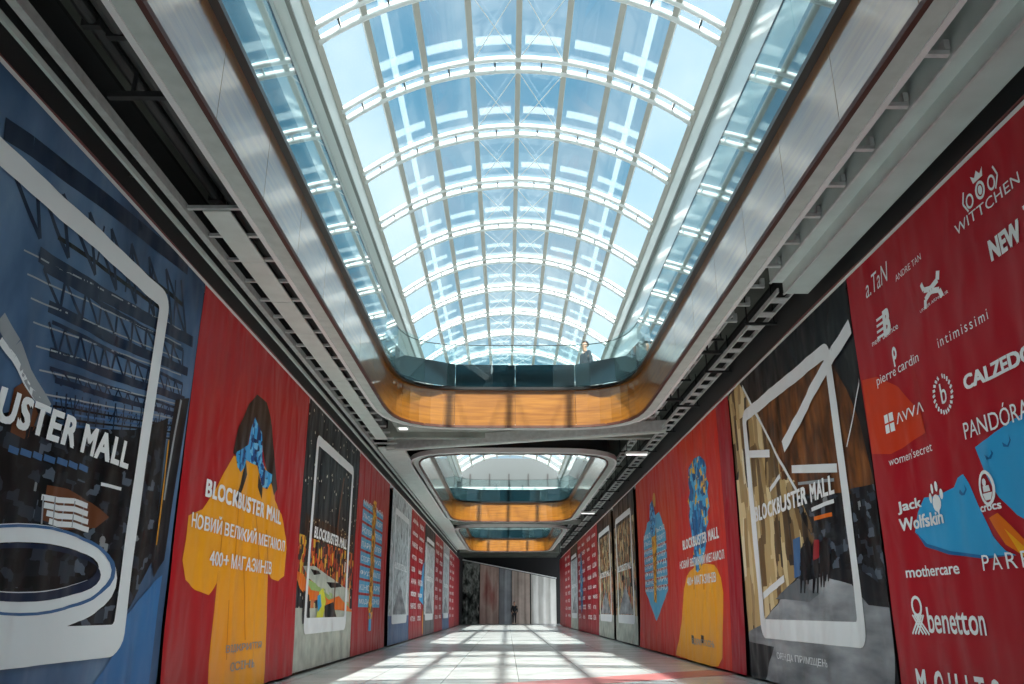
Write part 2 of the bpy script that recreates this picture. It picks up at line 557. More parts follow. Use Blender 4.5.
for k, (y0, y1) in enumerate(OPEN):
    if k == 0: continue
    at, nrm, tot = densify(plan(y0, y1))
    yc = (y0 + y1) / 2
    tb = MB()
    n = 120
    strip_ring(tb, at, nrm, tot, 0, tot, .04, .27, SOF - .02, SOF + .05, M['soffit'], n)
    strip_ring(tb, at, nrm, tot, 0, tot, .24, .30, SOF - .035, SOF + .10, M['soffit_edge'], n)
    struct(tb.build('trim_%d' % k))
    root = thing('gallery_opening', (0, yc, SOF), OLAB[k], 'gallery edge', 'gallery openings along the hall')
    npan = 30
    for i in range(npan):
        s0, s1 = tot * i / npan + .004, tot * (i + 1) / npan - .004
        pb = MB(); strip_ring(pb, at, nrm, tot, s0, s1, 0, .035, SOF, 6.19, M['wood'], 4 if abs(at((s0 + s1) / 2).y - yc) < (y1 - y0) / 2 - CB else 5)
        pb.build('fascia_panel', root)
        sh = tot / npan * .37
        pb = MB(); strip_ring(pb, at, nrm, tot, s0 + sh, s1 + sh, -.06, -.045, 6.26, 7.33, M['bal_glass'], 1)
        pb.build('glass_panel', root)
        pb = MB(); strip_ring(pb, at, nrm, tot, s0, s1, -.02, .0, 6.25, 6.84, M['kick'], 1)
        pb.build('kick_panel', root)
    pb = MB(); strip_ring(pb, at, nrm, tot, 0, tot, -.09, .05, 6.19, 6.255, M['shoe'], n); pb.build('base_rail', root)
    pb = MB(); strip_ring(pb, at, nrm, tot, 0, tot, -.006, .045, SOF - .045, SOF + .012, M['edgebrown'], n); pb.build('bottom_edge', root)
    pb = MB(); strip_ring(pb, at, nrm, tot, 0, tot, -.062, -.042, 7.33, 7.345, M['shoe'], n); pb.build('cap_rail', root)
    pb = MB(); strip_ring(pb, at, nrm, tot, 0, tot, .06, .10, SOF + .05, 6.0, M['darksteel'], n); pb.build('backing_frame', root)

# ------------------------------------------------------------- glass roof
VX, VHALF, VSPR, VAPX = .13, 5.44, 15.5, 17.47
VR = (VHALF ** 2 + (VAPX - VSPR) ** 2) / (2 * (VAPX - VSPR))
VT = math.asin(VHALF / VR)
def vpt(t, y, dz=0):
    return Vector((VX + (VR + dz) * math.sin(t), y, VAPX - VR + (VR + dz) * math.cos(t)))
roof = thing('barrel_skylight', (VX, 36, VSPR), 'long arched glass roof of white double ribs and blue panes over the hall', 'skylight')
RY0, RSP = 21.08, 3.64
ribs = [RY0 + RSP * k for k in range(-9, 19)]
for y in ribs:
    rb = MB()
    for dy, r in ((0, .11), (-.54, .10)):
        rb.tube([vpt(-VT + 2 * VT * i / 32, y + dy, -.06) for i in range(33)], r, M['rib'])
    for i in range(9):
        for o_ in (-.5, 0, .5):
            t = -VT + 2 * VT * min(8, max(0, i + o_)) / 8
            rb.bar(vpt(t, y, -.06), vpt(t, y - .52, -.06), .05, .05, M['rib'])
    rb.build('rib', roof, smooth=True)
for i in range(9):
    t = -VT + 2 * VT * i / 8
    mb_ = MB()
    n = Vector((math.sin(t), 0, math.cos(t)))
    mb_.bar(vpt(t, ribs[0] - 1, -.02), vpt(t, ribs[-1] + 1, -.02), .17, .16, M['mull'], up=n)
    mb_.build('mullion', roof)
for ya, yb in zip(ribs, ribs[1:]):
    g = MB(); fz = {0: MB(), 7: MB()}
    for i in range(8):
        tgt, m = (fz[i], M['frost']) if i in (0, 7) else (g, M['vault_glass'])
        t0, t1 = -VT + 2 * VT * i / 8, -VT + 2 * VT * (i + 1) / 8
        tgt.face([vpt(t0, ya, .05), vpt(t0, yb, .05), vpt(t1, yb, .05), vpt(t1, ya, .05)], m)
    g.build('glazing', roof); fz[0].build('frosted_glazing', roof); fz[7].build('frosted_glazing', roof)
    x = MB()
    for i in (3, 4):
        t0, t1 = -VT + 2 * VT * i / 8, -VT + 2 * VT * (i + 1) / 8
        x.tube([vpt(t0, ya, -.1), vpt(t1, yb - .52, -.1)], .014, M['rib'], 6)
        x.tube([vpt(t1, ya, -.1), vpt(t0, yb - .52, -.1)], .014, M['rib'], 6)
    x.build('brace', roof)
for ya, yb in zip(ribs, ribs[1:]):                   # added strips above the glass imitating rib reflections in the panes
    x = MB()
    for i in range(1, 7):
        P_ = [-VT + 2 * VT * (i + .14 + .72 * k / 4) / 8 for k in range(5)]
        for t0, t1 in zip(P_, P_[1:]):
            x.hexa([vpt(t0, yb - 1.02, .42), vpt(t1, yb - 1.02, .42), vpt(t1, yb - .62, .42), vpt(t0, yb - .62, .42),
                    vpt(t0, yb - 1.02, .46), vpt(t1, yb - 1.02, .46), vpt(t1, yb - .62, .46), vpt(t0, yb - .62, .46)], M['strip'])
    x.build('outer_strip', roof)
for i in (1.45, 6.55):  # added lengthwise strips imitating pale streaks reflected in the panes
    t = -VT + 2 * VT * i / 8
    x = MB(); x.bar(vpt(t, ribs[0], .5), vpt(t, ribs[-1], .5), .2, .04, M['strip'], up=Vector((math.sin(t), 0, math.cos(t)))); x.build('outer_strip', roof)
for sgn in (-1, 1):
    bx_ = VX + sgn * VHALF
    e = MB()
    xa, xb = sorted((bx_ + sgn * .0, bx_ + sgn * .5))
    e.hexa([(bx_ + sgn * .20, Y_BACK, 14.98), (bx_ + sgn * .75, Y_BACK, 14.98), (bx_ + sgn * .75, 90, 14.98), (bx_ + sgn * .20, 90, 14.98),
            (bx_ - sgn * .04, Y_BACK, 15.56), (bx_ + sgn * .75, Y_BACK, 15.56), (bx_ + sgn * .75, 90, 15.56), (bx_ - sgn * .04, 90, 15.56)], M['beamwhite'])
    e.build('edge_beam', roof)
    e = MB(); e.box(min(bx_ + sgn * .14, bx_ + sgn * .24), max(bx_ + sgn * .14, bx_ + sgn * .24), Y_BACK, 90, 14.9, 14.97, M['beamgrey']); e.build('drip_profile', roof)

# -------------------------------------------- services over the hall sides
# left: boarded strip with cross bars
g = thing('ceiling_grid', (-3.42, 30, SOF), 'grey ceiling boards on cross bars above the banners with woman in yellow coat', 'ceiling frame')
y = 7.9; k = 0
bars = []
while y < 21.5:
    bars.append(y); y += .69
for k, y in enumerate(bars[:76]):
    c = MB(); c.box(-3.77, -3.15, y - .025, y + .025, SOF + .0, SOF + .04, M['steelgrey']); c.build('cross_bar', g)
for k in range(0, len(bars) - 2, 2):
    c = MB(); c.box(-3.60, -3.30, bars[k] + .006, bars[k + 2] - .006, SOF - .025, SOF - .002, M['plank']); c.build('board', g)
for k in range(18):
    c = MB(); c.box(-3.74, -3.04, bars[-1] + .5 + 2.1 * k, bars[-1] + .5 + 2.1 * k + 2.09, SOF - .02, SOF + .03, M['plank']); c.build('wide_board', g)
# right: short brackets between soffit and duct
g = thing('bracket_row', (3.27, 6, SOF), 'row of short grey brackets between soffit edge and sheet metal bulkhead', 'brackets')
y = 3.2
while y < 11.5:
    c = MB(); c.box(3.15, 3.368, y - .025, y + .025, SOF - .01, SOF + .03, M['steelgrey'])
    c.box(3.32, 3.368, y - .04, y + .04, SOF + .03, SOF + .12, M['steelgrey']); c.build('bracket', g); y += .69
# right bulkhead duct
d_ = MB()
prof = [(3.38, 5.28), (3.55, 5.28), (3.55, 5.12), (3.88, 5.12), (3.88, 5.75), (3.38, 5.75)]
ya, yb = -8, 9.9
for i in range(6):
    (xa, za), (xb, zb) = prof[i], prof[(i + 1) % 6]
    d_.face([(xa, ya, za), (xb, ya, zb), (xb, yb, zb), (xa, yb, za)], M['duct'])
d_.face([(x, ya, z) for x, z in prof], M['duct']); d_.face([(x, yb, z) for x, z in reversed(prof)], M['duct'])
# lips along the edges
d_.box(3.37, 3.40, ya, yb, 5.262, 5.282, M['steelgrey']); d_.box(3.54, 3.565, ya, yb, 5.10, 5.122, M['steelgrey'])
for y in (-6, -2, 2, 6, 9): d_.box(3.6, 3.63, y, y + .03, 5.75, 6.0, M['darksteel']); d_.box(3.8, 3.83, y, y + .03, 5.75, 6.0, M['darksteel'])
tag(d_.build('bulkhead'), 'stepped grey sheet metal bulkhead above the red logo banner', 'bulkhead')
# left wall channels
for z, r, m, lab in ((5.33, .055, M['steelgrey'], 'wide pale metal channel above the left banners'), (5.17, .03, M['duct'], 'thin blue grey metal rail under the pale channel')):
    xi = -3.79 if r > .04 else -3.885
    c = MB(); c.box(xi - (.075 if r > .04 else .03), xi, -6, 60, z - r, z + r, m)
    c.box(xi, xi + .012, -6, 60, z - r - .012, z - r + .03, m)
    for y in range(-5, 60, 3): c.box(-4.025, xi - .02, y - .02, y + .02, z + r - .02, z + r, M['darksteel'])
    tag(c.build('metal_channel'), lab, 'metal channel')
for sgn in (-1, 1):
    c = MB()
    c.box(*sorted((sgn * 3.99, sgn * 3.885)), -4, 62, 4.83, 4.875, M['whitebar'])
    tag(c.build('banner_track'), 'white track holding the banners on the %s wall' % ('blue photo and yellow coat' if sgn < 0 else 'red logo'), 'banner track')
    c = MB()
    pts = [(sgn * 3.93, y * 1.0, 4.93 + .012 * math.sin(y * 1.3 + sgn)) for y in range(-4, 62)]
    c.tube(pts, .012, M['cable'], 6)
    tag(c.build('cable'), 'thin red brown cable running above the %s' % ('left banner track' if sgn < 0 else 'right banner track'), 'cable')
    c = MB(); c.box(*sorted((sgn * 3.99, sgn * 4.03)), -6, 62, 4.88, 5.9, M['darksteel']); struct(c.build('trim_%d' % (5 if sgn < 0 else 6)))

# cable ladders and pipes on the right beyond the bulkhead, pipes on the left
def ladder(x, y0, y1, z, w, lab):
    g = thing('cable_ladder', (x, (y0 + y1) / 2, z), lab, 'cable tray')
    for sx in (-1, 1):
        c = MB(); c.box(x + sx * w / 2 - .012, x + sx * w / 2 + .012, y0, y1, z, z + .07, M['steelgrey']); c.build('side_rail', g)
    y = y0 + .3; n = 0
    while y < y1 and n < 90:
        c = MB(); c.box(x - w / 2, x + w / 2, y - .10, y + .10, z - .005, z + .012, M['steelgrey']); c.build('rung', g); y += .58; n += 1
    for y in [y0 + 1.2 + 2.6 * i for i in range(int((y1 - y0) / 2.6))]:
        c = MB(); c.box(x - w / 2 - .14, x + w / 2 + .14, y - .02, y + .02, z - .045, z - .008, M['darksteel'])
        for sx in (-1, 1): c.box(x + sx * (w / 2 + .1) - .01, x + sx * (w / 2 + .1) + .01, y - .01, y + .01, z - .03, 5.995, M['darksteel'])
        c.build('hanger', g)
    return g
ladder(3.74, 10.3, 58, 5.30, .22, 'perforated steel cable ladder above the red flower figure banner')
ladder(3.40, 12.0, 58, 5.62, .18, 'higher cable ladder tucked beside the gallery soffit')
def pipe(x, y0, y1, z, r, m, lab):
    c = MB(); c.tube([(x, y0, z), (x, y1, z)], r, m, 12)
    for y in [y0 + 1.5 + 3 * i for i in range(int((y1 - y0) / 3))]:
        c.box(x - r - .02, x + r + .02, y - .03, y + .03, z - r - .01, z + r + .02, M['darksteel']); c.box(x - .01, x + .01, y - .01, y + .01, z + r, 5.995, M['darksteel'])
    return tag(c.build('pipe', smooth=False), lab, 'pipe')
pipe(-3.46, -5, 60, 5.72, .09, mat('pipe_grey', (70, 72, 72), rough=.6), 'dark grey pipe in the open ceiling above the blue photo banner')
pipe(-3.72, -5, 60, 5.80, .06, M['darksteel'], 'thin black pipe beside the wall in the open ceiling')
for x0, x1, y, z, lab in ((-3.79, -3.12, 6.05, 5.42, 'black cross strut between pale channel and gallery soffit'), (3.14, 3.62, 13.3, 5.36, 'black cross strut before the perforated cable ladder'), (3.14, 3.62, 16.6, 5.36, 'black cross strut near the curved soffit corner')):
    c = MB(); c.box(x0, x1, y - .03, y + .03, z, z + .06, M['darksteel']); c.box(x0 + .2, x0 + .23, y - .015, y + .015, z + .06, 5.995, M['darksteel']); c.box(x1 - .12, x1 - .08, y - .02, y + .02, z + .06, 5.995, M['darksteel'])
    tag(c.build('cross_strut'), lab, 'strut')
# slanting beam and bridge soffits
c = MB(); c.bar((-3.5, 21.75, 5.33), (3.75, 19.25, 5.33), .22, .16, M['soffit']); c.bar((-3.5, 21.62, 5.40), (3.75, 19.12, 5.40), .06, .26, M['steelgrey'])
tag(c.build('steel_beam'), 'pale beam slanting across behind the first gallery opening', 'beam')
for k, (ya, yb) in enumerate(((18.95, 20.9), (40.4, 42.9), (61.2, 64))):
    c = MB(); c.box(-3.1, 3.1, ya, yb, 5.55, 5.62, M['concrete'])
    c.box(-3.9, 3.9, yb - .25, yb, 5.4, 6.0, M['concrete'])
    struct(c.build('trim_%d' % (7 + k)))
for (x, y, z, w, l, lab) in ((3.35, 21.6, 5.20, .1, 1.0, 'white linear lamp beside the slanting beam'), (2.35, 35.5, 5.2, .12, 1.3, 'white linear lamp beside the middle gallery opening'), ):
    x, z = 3.38, 5.12
    g = thing('linear_lamp', (x, y, z), lab, 'lamp')
    c = MB(); c.box(x - .3, x + .3, y - .07, y + .07, z + .02, z + .09, M['whitebar']); c.box(x - .28, x - .26, y - .01, y + .01, z + .09, 6.0, M['darksteel']); c.box(x + .03, x + .05, y - .01, y + .01, z + .09, 6.0, M['darksteel']); c.build('housing', g)
    c = MB(); c.box(x - .28, x + .28, y - .06, y + .06, z, z + .018, M['lamp']); c.build('diffuser', g)
for y in (65, 67, 69):
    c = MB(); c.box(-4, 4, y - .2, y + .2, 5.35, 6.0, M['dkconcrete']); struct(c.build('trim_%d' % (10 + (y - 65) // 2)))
c = MB(); c.box(-2.95, -2.65, 19.3, 19.6, 5.38, 5.55, M['soffit']); c.box(-2.9, -2.7, 19.35, 19.55, 5.36, 5.38, M['lamp'])  # the thin plate under the box glows, though the box is no lamp
tag(c.build('ceiling_box'), 'small pale box under the bridge soffit by the curved corner', 'junction box')

# ================================================================ banners
BOFF = .085
class Banner:
    def __init__(self, side, y0, y1, base, label, seed, amp=.014, vtop=4.825, vbot=.04, group='printed banners along the hall walls', flare=.05):
        self.side, self.y0, self.y1, self.seed, self.amp = side, y0, y1, seed, amp
        self.vt, self.vb, self.flare = vtop, vbot, flare
        r = random.Random(seed)
        self.ph = [r.uniform(0, 6.28) for _ in range(8)]
        b = MB()
        W = y1 - y0
        nu, nv = max(8, int(W / .045)), 40
        if y0 > 30: nu, nv = max(8, int(W / .12)), 16
        uv = []
        for j in range(nv + 1):
            for i in range(nu + 1):
                y = y0 + W * i / nu
                u = y if side < 0 else -y
                v = vbot + (vtop - vbot) * j / nv
                b.v.append(tuple(self.P(u, v, 0))); uv.append((u, v))
        k = b.idx(base)
        for j in range(nv):
            for i in range(nu):
                a = j * (nu + 1) + i
                q = (a, a + 1, a + nu + 2, a + nu + 1)
                b.f.append(q if side > 0 else q[::-1]); b.mi.append(k)
        # orientation: front face towards the hall
        if side > 0: b.f = [f[::-1] for f in b.f]
        else: b.f = [f[::-1] for f in b.f]
        self.o = b.build('banner', smooth=True, uv=uv)
        tag(self.o, label, 'banner', group)
    def P(self, u, v, off):
        p = self.ph
        y = u if self.side < 0 else -u
        t = max(0, min(1, (v - .05) / 4.8))
        env = (.3 + .7 * (1 - t) ** .7) * min(1, .12 + (1 - t) * 7)
        w = .9 * math.sin(2 * PI * (u / 1.7 + .12 * math.sin(v * .7 + p[6])) + p[7]) + .62 * math.sin(2 * PI * (u / .83 + .22 * math.sin(v * .9 + p[0])) + p[1]) \
            + .40 * math.sin(2 * PI * (u / .41 + .10 * math.sin(v * 1.7 + p[2])) + p[3]) \
            + .30 * math.sin(2 * PI * (u / .62 + v / 1.1) + p[4]) * (1 - t) \
            + .12 * math.sin(2 * PI * (u / .23 - v / 2.9) + p[5]) * (1 - .6 * t)
        w = (.8 if self.y0 < 9 else .55 if self.y0 < 14 else .36 if self.y0 < 26 else .2) * self.amp * env * w + self.flare * (1 - t) ** 3
        # edges curl a little
        return Vector((self.side * (WX + .02 - BOFF * .6 - w - off), y, v))
    def px(self, x, y):
        yy, z = onwall(self.side, x, y)
        return (yy if self.side < 0 else -yy, z)
    def U(self, y):
        return y if self.side < 0 else -y

def poly2d(pts):
    bm = bmesh.new()
    vs = [bm.verts.new((p[0], p[1], 0)) for p in pts]
    f = bm.faces.new(vs)
    f.normal_update()
    if f.normal.z < 0: f.normal_flip()
    bmesh.ops.triangulate(bm, faces=bm.faces[:], ngon_method='EAR_CLIP')
    return bm

def slice2d(bm, du=.07, dv=.16):
    us = [v.co.x for v in bm.verts]; vs = [v.co.y for v in bm.verts]
    if not us: return
    k = math.ceil(min(us) / du)
    while k * du < max(us):
        bmesh.ops.bisect_plane(bm, geom=bm.verts[:] + bm.edges[:] + bm.faces[:], plane_co=(k * du, 0, 0), plane_no=(1, 0, 0)); k += 1
    k = math.ceil(min(vs) / dv)
    while k * dv < max(vs):
        bmesh.ops.bisect_plane(bm, geom=bm.verts[:] + bm.edges[:] + bm.faces[:], plane_co=(0, k * dv, 0), plane_no=(0, 1, 0)); k += 1

TXT = {}
def text_bm(s, bold=0.0, shear=0.0, spacing=1.0):
    cu = bpy.data.curves.new('t', 'FONT')
    cu.body = s; cu.size = 1; cu.resolution_u = 3; cu.offset = bold; cu.shear = shear; cu.space_character = spacing
    cu.fill_mode = 'FRONT'
    ob = bpy.data.objects.new('t', cu)
    C.objects.link(ob)
    bpy.context.view_layer.update()
    me = bpy.data.meshes.new_from_object(ob.evaluated_get(bpy.context.evaluated_depsgraph_get()))
    bpy.data.objects.remove(ob); bpy.data.curves.remove(cu)
    bm = bmesh.new(); bm.from_mesh(me); bpy.data.meshes.remove(me)
    return bm

class Print:
    """one printed part of a banner: flat coloured shapes laid on the cloth"""
    def __init__(self, ban, name, label=None):
        self.b, self.n, self.lab = ban, name, label
        self.mb, self.uv = MB(), []
        self.fine = ban.y0 < 30
    def add(self, bm, m, layer=1):
        slice2d(bm, .045 if self.fine else .14, .12 if self.fine else .35)
        k = len(self.mb.v)
        bm.verts.index_update()
        lo, hi = sorted((self.b.U(self.b.y0), self.b.U(self.b.y1)))
        for v in bm.verts:
            u = min(hi, max(lo, v.co.x)); vv = min(self.b.vt, max(self.b.vb, v.co.y))
            self.mb.v.append(tuple(self.b.P(u, vv, .001 + .0025 * layer))); self.uv.append((u, vv))
        ii = self.mb.idx(m)
        for f in bm.faces:
            f.normal_update()
            q = [k + v.index for v in f.verts]
            if f.normal.z < 0: q = q[::-1]
            self.mb.f.append(tuple(q)); self.mb.mi.append(ii)
        bm.free()
        return self
    def poly(self, pts, m, layer=1):
        bm = poly2d(pts); bm.verts.index_update()
        slice_safe(bm)
        return self.add(bm, m, layer)
    def pp(self, pts, m, layer=1):                       # polygon traced on the photograph
        return self.poly([self.b.px(*p) for p in pts], m, layer)
    def rect(self, u0, u1, v0, v1, m, layer=1):
        return self.poly([(u0, v0), (u1, v0), (u1, v1), (u0, v1)], m, layer)
    def line(self, pts, w, m, layer=1):
        for a, c in zip(pts, pts[1:]):
            a, c = Vector(a), Vector(c); d = (c - a).normalized(); s = Vector((-d.y, d.x)) * w / 2
            self.poly([a - s, c - s, c + s, a + s], m, layer)
        return self
    def ell(self, cu, cv, ru, rv, m, layer=1, n=28, a0=0, a1=2 * PI):
        return self.poly([(cu + ru * math.cos(a0 + (a1 - a0) * i / n), cv + rv * math.sin(a0 + (a1 - a0) * i / n)) for i in range(n)], m, layer)
    def ring(self, outer, inner, m, layer=1):
        n = len(outer)
        for i in range(n):
            j = (i + 1) % n
            self.poly([outer[i], outer[j], inner[j], inner[i]], m, layer)
        return self
    def text(self, s, u0, u1, v0, v1, m, layer=3, bold=.012, shear=0, spacing=1.0, slope=0.0):
        # heavier strokes: the thin letters laid again a hair to each side
        sh = [(0, 0)] if bold < .004 else [(-bold, 0), (bold, 0)] if bold < .011 else [(-bold, -bold * .7), (bold, -bold * .7), (-bold, bold * .7), (bold, bold * .7)] + ([(0, 0)] if bold > .024 else [])
        for k, (dx, dy) in enumerate(sh):
            bm = text_bm(s, 0, shear, spacing)
            if not bm.verts: return self
            xs = [v.co.x for v in bm.verts]; ys = [v.co.y for v in bm.verts]
            xa, xb, ya, yb = min(xs) - bold, max(xs) + bold, min(ys) - bold * .7, max(ys) + bold * .7
            for v in bm.verts:
                f = (v.co.x + dx - xa) / (xb - xa)
                v.co.x = u0 + (u1 - u0) * f
                v.co.y = v0 + (v1 - v0) * (v.co.y + dy - ya) / (yb - ya) + slope * f
            self.add(bm, m, layer + k * .12)
        return self
    def ptext(self, s, pl, pr, pt, m, **k):              # baseline left, baseline right, top left on the photograph
        a, c, t = self.b.px(*pl), self.b.px(*pr), self.b.px(*pt)
        v = (a[1] + c[1]) / 2
        h = t[1] - a[1]
        return self.text(s, a[0], c[0], v, v + h, m, **k)
    def done(self):
        if not self.mb.f: return None
        me = self.mb
        o = me.build(self.n, self.b.o, smooth=True, uv=self.uv)
        if self.lab: o['label'] = self.lab
        return o

def slice_safe(bm):
    bm.verts.index_update()

def rounded(u0, u1, v0, v1, r, n=5):
    pts = []
    for cu, cv, a in ((u1 - r, v1 - r, 0), (u0 + r, v1 - r, PI / 2), (u0 + r, v0 + r, PI), (u1 - r, v0 + r, 3 * PI / 2)):
        for i in range(n + 1):
            q = a + PI / 2 * i / n
            pts.append((cu + r * math.cos(q), cv + r * math.sin(q)))
    return pts

def tablet(ban, u0, u1, v0=.65, v1=4.3, w=.2, wb=.28, layer=4):
    p = Print(ban, 'tablet_outline', 'white rounded tablet outline')
    o = rounded(u0, u1, v0, v1, .2)
    inn = rounded(u0 + w, u1 - w, v0 + wb, v1 - w, .05)
    p.ring(o, inn, M['frame'], layer)
    p.done()

def mall_text(ban, u0, u1, v0=2.37, v1=2.59, layer=5, shear=.1):
    p = Print(ban, 'lettering', 'white block lettering')
    p.text('BLOCKBUSTER MALL', u0, u1, v0, v1, M['white'], layer, bold=.042, shear=shear, spacing=1.12)
    return p

def slogan(ban, p, c, w, l3='400+ МАГАЗИНІВ'):
    u0 = c - w / 2
    p.text('НОВИЙ ВЕЛИКИЙ МЕГАМОЛ', u0, u0 + w, 1.97, 2.19, M['white'], 5, bold=.022)
    p.text(l3, c - w * .33, c + w * .33, 1.58, 1.77, M['white'], 5, bold=.018)

# ---- blue construction photograph banner on the left
L = Banner(-1, 3.3, 8.92, M['hall_photo'], 'nearest left banner with blue roof trusses and white ring inside a tablet outline', 11, amp=.017)
p = Print(L, 'photo_print', 'blue photograph of roof trusses above dark shop clutter')
q = lambda a: [L.px(*z) for z in a]
chA, chB = q([(0, 128), (29, 147), (110, 208), (185, 268)]), q([(-30, 200), (20, 232), (90, 275), (180, 335)])
p.line(chA, .17, M['navy'], 1)
lines = [[(35, 254), (95, 292), (158, 326), (190, 342)], [(40, 268), (100, 305), (180, 350)], [(45, 306), (110, 340), (185, 372)], [(48, 322), (110, 352), (180, 384)], [(45, 352), (110, 376), (182, 400)], [(45, 368), (110, 388), (180, 410)], [(50, 380), (110, 398), (178, 416)]]
for i, l in enumerate(lines):
    p.line(q(l), (.13, .045, .1, .035, .08, .03, .05)[i], M['navy'], 1)
p.line(q([(55, 237), (105, 272), (160, 310)]), .04, M['black'], 1)
p.line(q([(122, 258), (180, 305)]), .05, M['black'], 1)
def lerp2(a, c, t): return (a[0] + (c[0] - a[0]) * t, a[1] + (c[1] - a[1]) * t)
def zig(l0, l1, n, w, m):
    a0, a1, b0, b1 = q([l0[0]])[0], q([l0[1]])[0], q([l1[0]])[0], q([l1[1]])[0]
    for i in range(n):
        t0, t1 = i / n, (i + .5) / n
        p.line([lerp2(a0, a1, t0), lerp2(b0, b1, t1)], w, m, 1)
        p.line([lerp2(b0, b1, t1), lerp2(a0, a1, (i + 1) / n)], w, m, 1)
zig(((0, 150), (178, 280)), ((20, 228), (190, 342)), 8, .045, M['navy'])
zig(((40, 268), (180, 350)), ((45, 304), (185, 372)), 9, .035, M['navy'])
zig(((45, 322), (180, 384)), ((45, 352), (182, 400)), 12, .028, M['navy'])
zig(((45, 368), (180, 410)), ((50, 384), (178, 420)), 14, .02, M['navy'])
for k in range(15):
    x = 52 + k * 8.6
    p.line(q([(x, 392 + k * 1.6), (x - 4, 436)]), .022, M['navy'], 1)
zig(((55, 396), (178, 424)), ((52, 412), (176, 434)), 18, .016, M['navy'])
for k in range(6):
    p.line(q([(48, 400 + k * 6), (176, 424 + k * 3)]), .018, M['black'] if k % 2 else M['steel'], 1)
for k in range(7):
    p.line(q([(20 + 3 * k, 250 + 24 * k), (178, 330 + 15 * k)]), .014, M['grey'], 1)
for x0, y0, x1, y1 in ((100, 226, 92, 262), (128, 246, 122, 292), (150, 268, 146, 316), (172, 280, 170, 330)):
    p.line(q([(x0, y0), (x1, y1)]), .03, M['navy'], 1)
p.pp([(-30, 420), (30, 405), (60, 428), (130, 430), (165, 418), (148, 560), (118, 612), (96, 655), (0, 668), (-40, 668)], M['clutter'], 2)
p.pp([(172, 400), (186, 398), (160, 560), (150, 578), (146, 560)], M['dark'], 3)
p.pp([(150, 440), (157, 440), (132, 590), (118, 612), (122, 590)], M['clutter'], 3)
p.line(q([(165, 440), (152, 545)]), .035, M['gold'], 4)
p.line(q([(178, 400), (172, 430), (160, 500)]), .05, M['grey'], 4)
p.pp([(158, 575), (140, 592), (118, 615), (105, 655), (84, 684), (80, 690), (141, 690), (148, 640)], M['blue'], 3)
p.line(q([(-4, 318), (10, 345), (22, 375), (42, 410)]), .13, M['grey'], 3)
p.line(q([(-4, 340), (8, 358), (20, 382), (38, 408)]), .06, M['frame'], 3)
p.pp([(-10, 425), (2, 415), (8, 388), (18, 382), (28, 400), (34, 420), (20, 440)], M['brown'], 2)
p.pp([(40, 485), (62, 489), (88, 503), (103, 517), (90, 528), (60, 530), (34, 520)], M['brown'], 3)
for k in range(4):
    y = 497 + k * 8
    p.line(q([(34 + k * 2, y), (50, y + 3), (68, y + 4), (84, y + 9)]), .045, M['frame'], 4)
for k in range(5):
    p.line(q([(36 + k * 11, 495 + 2 * k), (33 + k * 11, 524 + k)]), .02, M['grey'], 4)
p.pp([(100, 468), (118, 473), (112, 505), (95, 500)], M['black'], 3); p.line(q([(96, 484), (116, 489)]), .03, M['frame'], 4)
for k in range(7):
    p.line(q([(k * 12 + 2, 448 + k * 3), (k * 12 + 12, 452 + k * 3)]), .05, M['steel'], 3)
el = lambda cx, cy, rx, ry, n=36: [(cx + rx * math.cos(2 * PI * i / n), cy + ry * math.sin(2 * PI * i / n)) for i in range(n)]
p.ring(q(el(10, 578, 100, 55)), q(el(10, 567, 82, 25)), M['frame'], 4)
p.ring(q(el(10, 570, 98, 46)), q(el(10, 570, 94, 43)), M['steel'], 5)
p.ring(q(el(10, 575, 84, 27)), q(el(10, 568, 80, 25)), M['navy'], 5)
p.pp([(-40, 600), (20, 612), (70, 605), (96, 588), (70, 622), (30, 642), (0, 660), (-40, 664)], M['frame'], 4)
p.done()
tablet(L, 4.15, 8.0, layer=6)
mall_text(L, 4.12, 7.63, v0=2.34, v1=2.60, layer=8).done()

# ---- red banner, woman in a yellow coat
L = Banner(-1, 8.94, 14.32, M['red'], 'red banner with dark haired woman in a yellow coat', 23, amp=.016, flare=.10)
c4 = lambda a: [(140 + x / 4.024, 380 + y / 4.024) for x, y in a]
coat = c4([(365, 305), (325, 370), (300, 420), (240, 520), (175, 545), (162, 640)]) + [(176, 560), (179, 580), (190, 590), (202, 595), (211, 583), (214, 566), (210, 590), (204, 625), (198, 664), (195, 690), (254, 690), (256, 669), (260, 625), (263, 572), (266, 578), (274, 581), (280, 576), (283, 548)] + c4([(575, 640), (560, 540), (530, 480), (525, 400), (470, 320), (415, 310)])
p = Print(L, 'coat_print', 'yellow coat of the printed woman'); p.pp(coat, M['yellow'], 1)
for a, c_ in (((214, 566), (219, 520)), ((263, 570), (262, 530)), ((236, 490), (230, 560)), ((240, 560), (238, 640)), ((252, 500), (255, 560)), ((222, 600), (218, 660))):
    p.line(q2 := [L.px(*a), L.px(*c_)], .03, M['coatline'], 2)
p.done()
p = Print(L, 'hair_print', 'long dark hair of the printed woman')
p.pp(c4([(465, 58), (500, 90), (522, 190), (530, 330), (542, 440), (525, 464), (515, 420), (490, 330), (478, 220), (455, 150), (435, 200), (420, 270), (372, 300), (362, 295), (385, 190), (430, 95)]), M['hair'], 2)
p.pp(c4([(415, 330), (420, 380), (400, 440), (375, 490), (365, 480), (390, 420), (402, 370)]), M['hair'], 2)
p.pp(c4([(465, 380), (480, 430), (476, 480), (462, 430)]), M['hair'], 2)
p.done()
p = Print(L, 'flower_print', 'blue flowers covering the face')
p.pp(c4([(455, 148), (480, 215), (482, 330), (490, 360), (518, 380), (515, 410), (500, 440), (478, 430), (468, 380), (460, 345), (415, 322), (408, 350), (390, 372), (375, 350), (372, 290), (400, 275), (425, 260), (437, 195)]), M['flowers'], 3)
p.done()
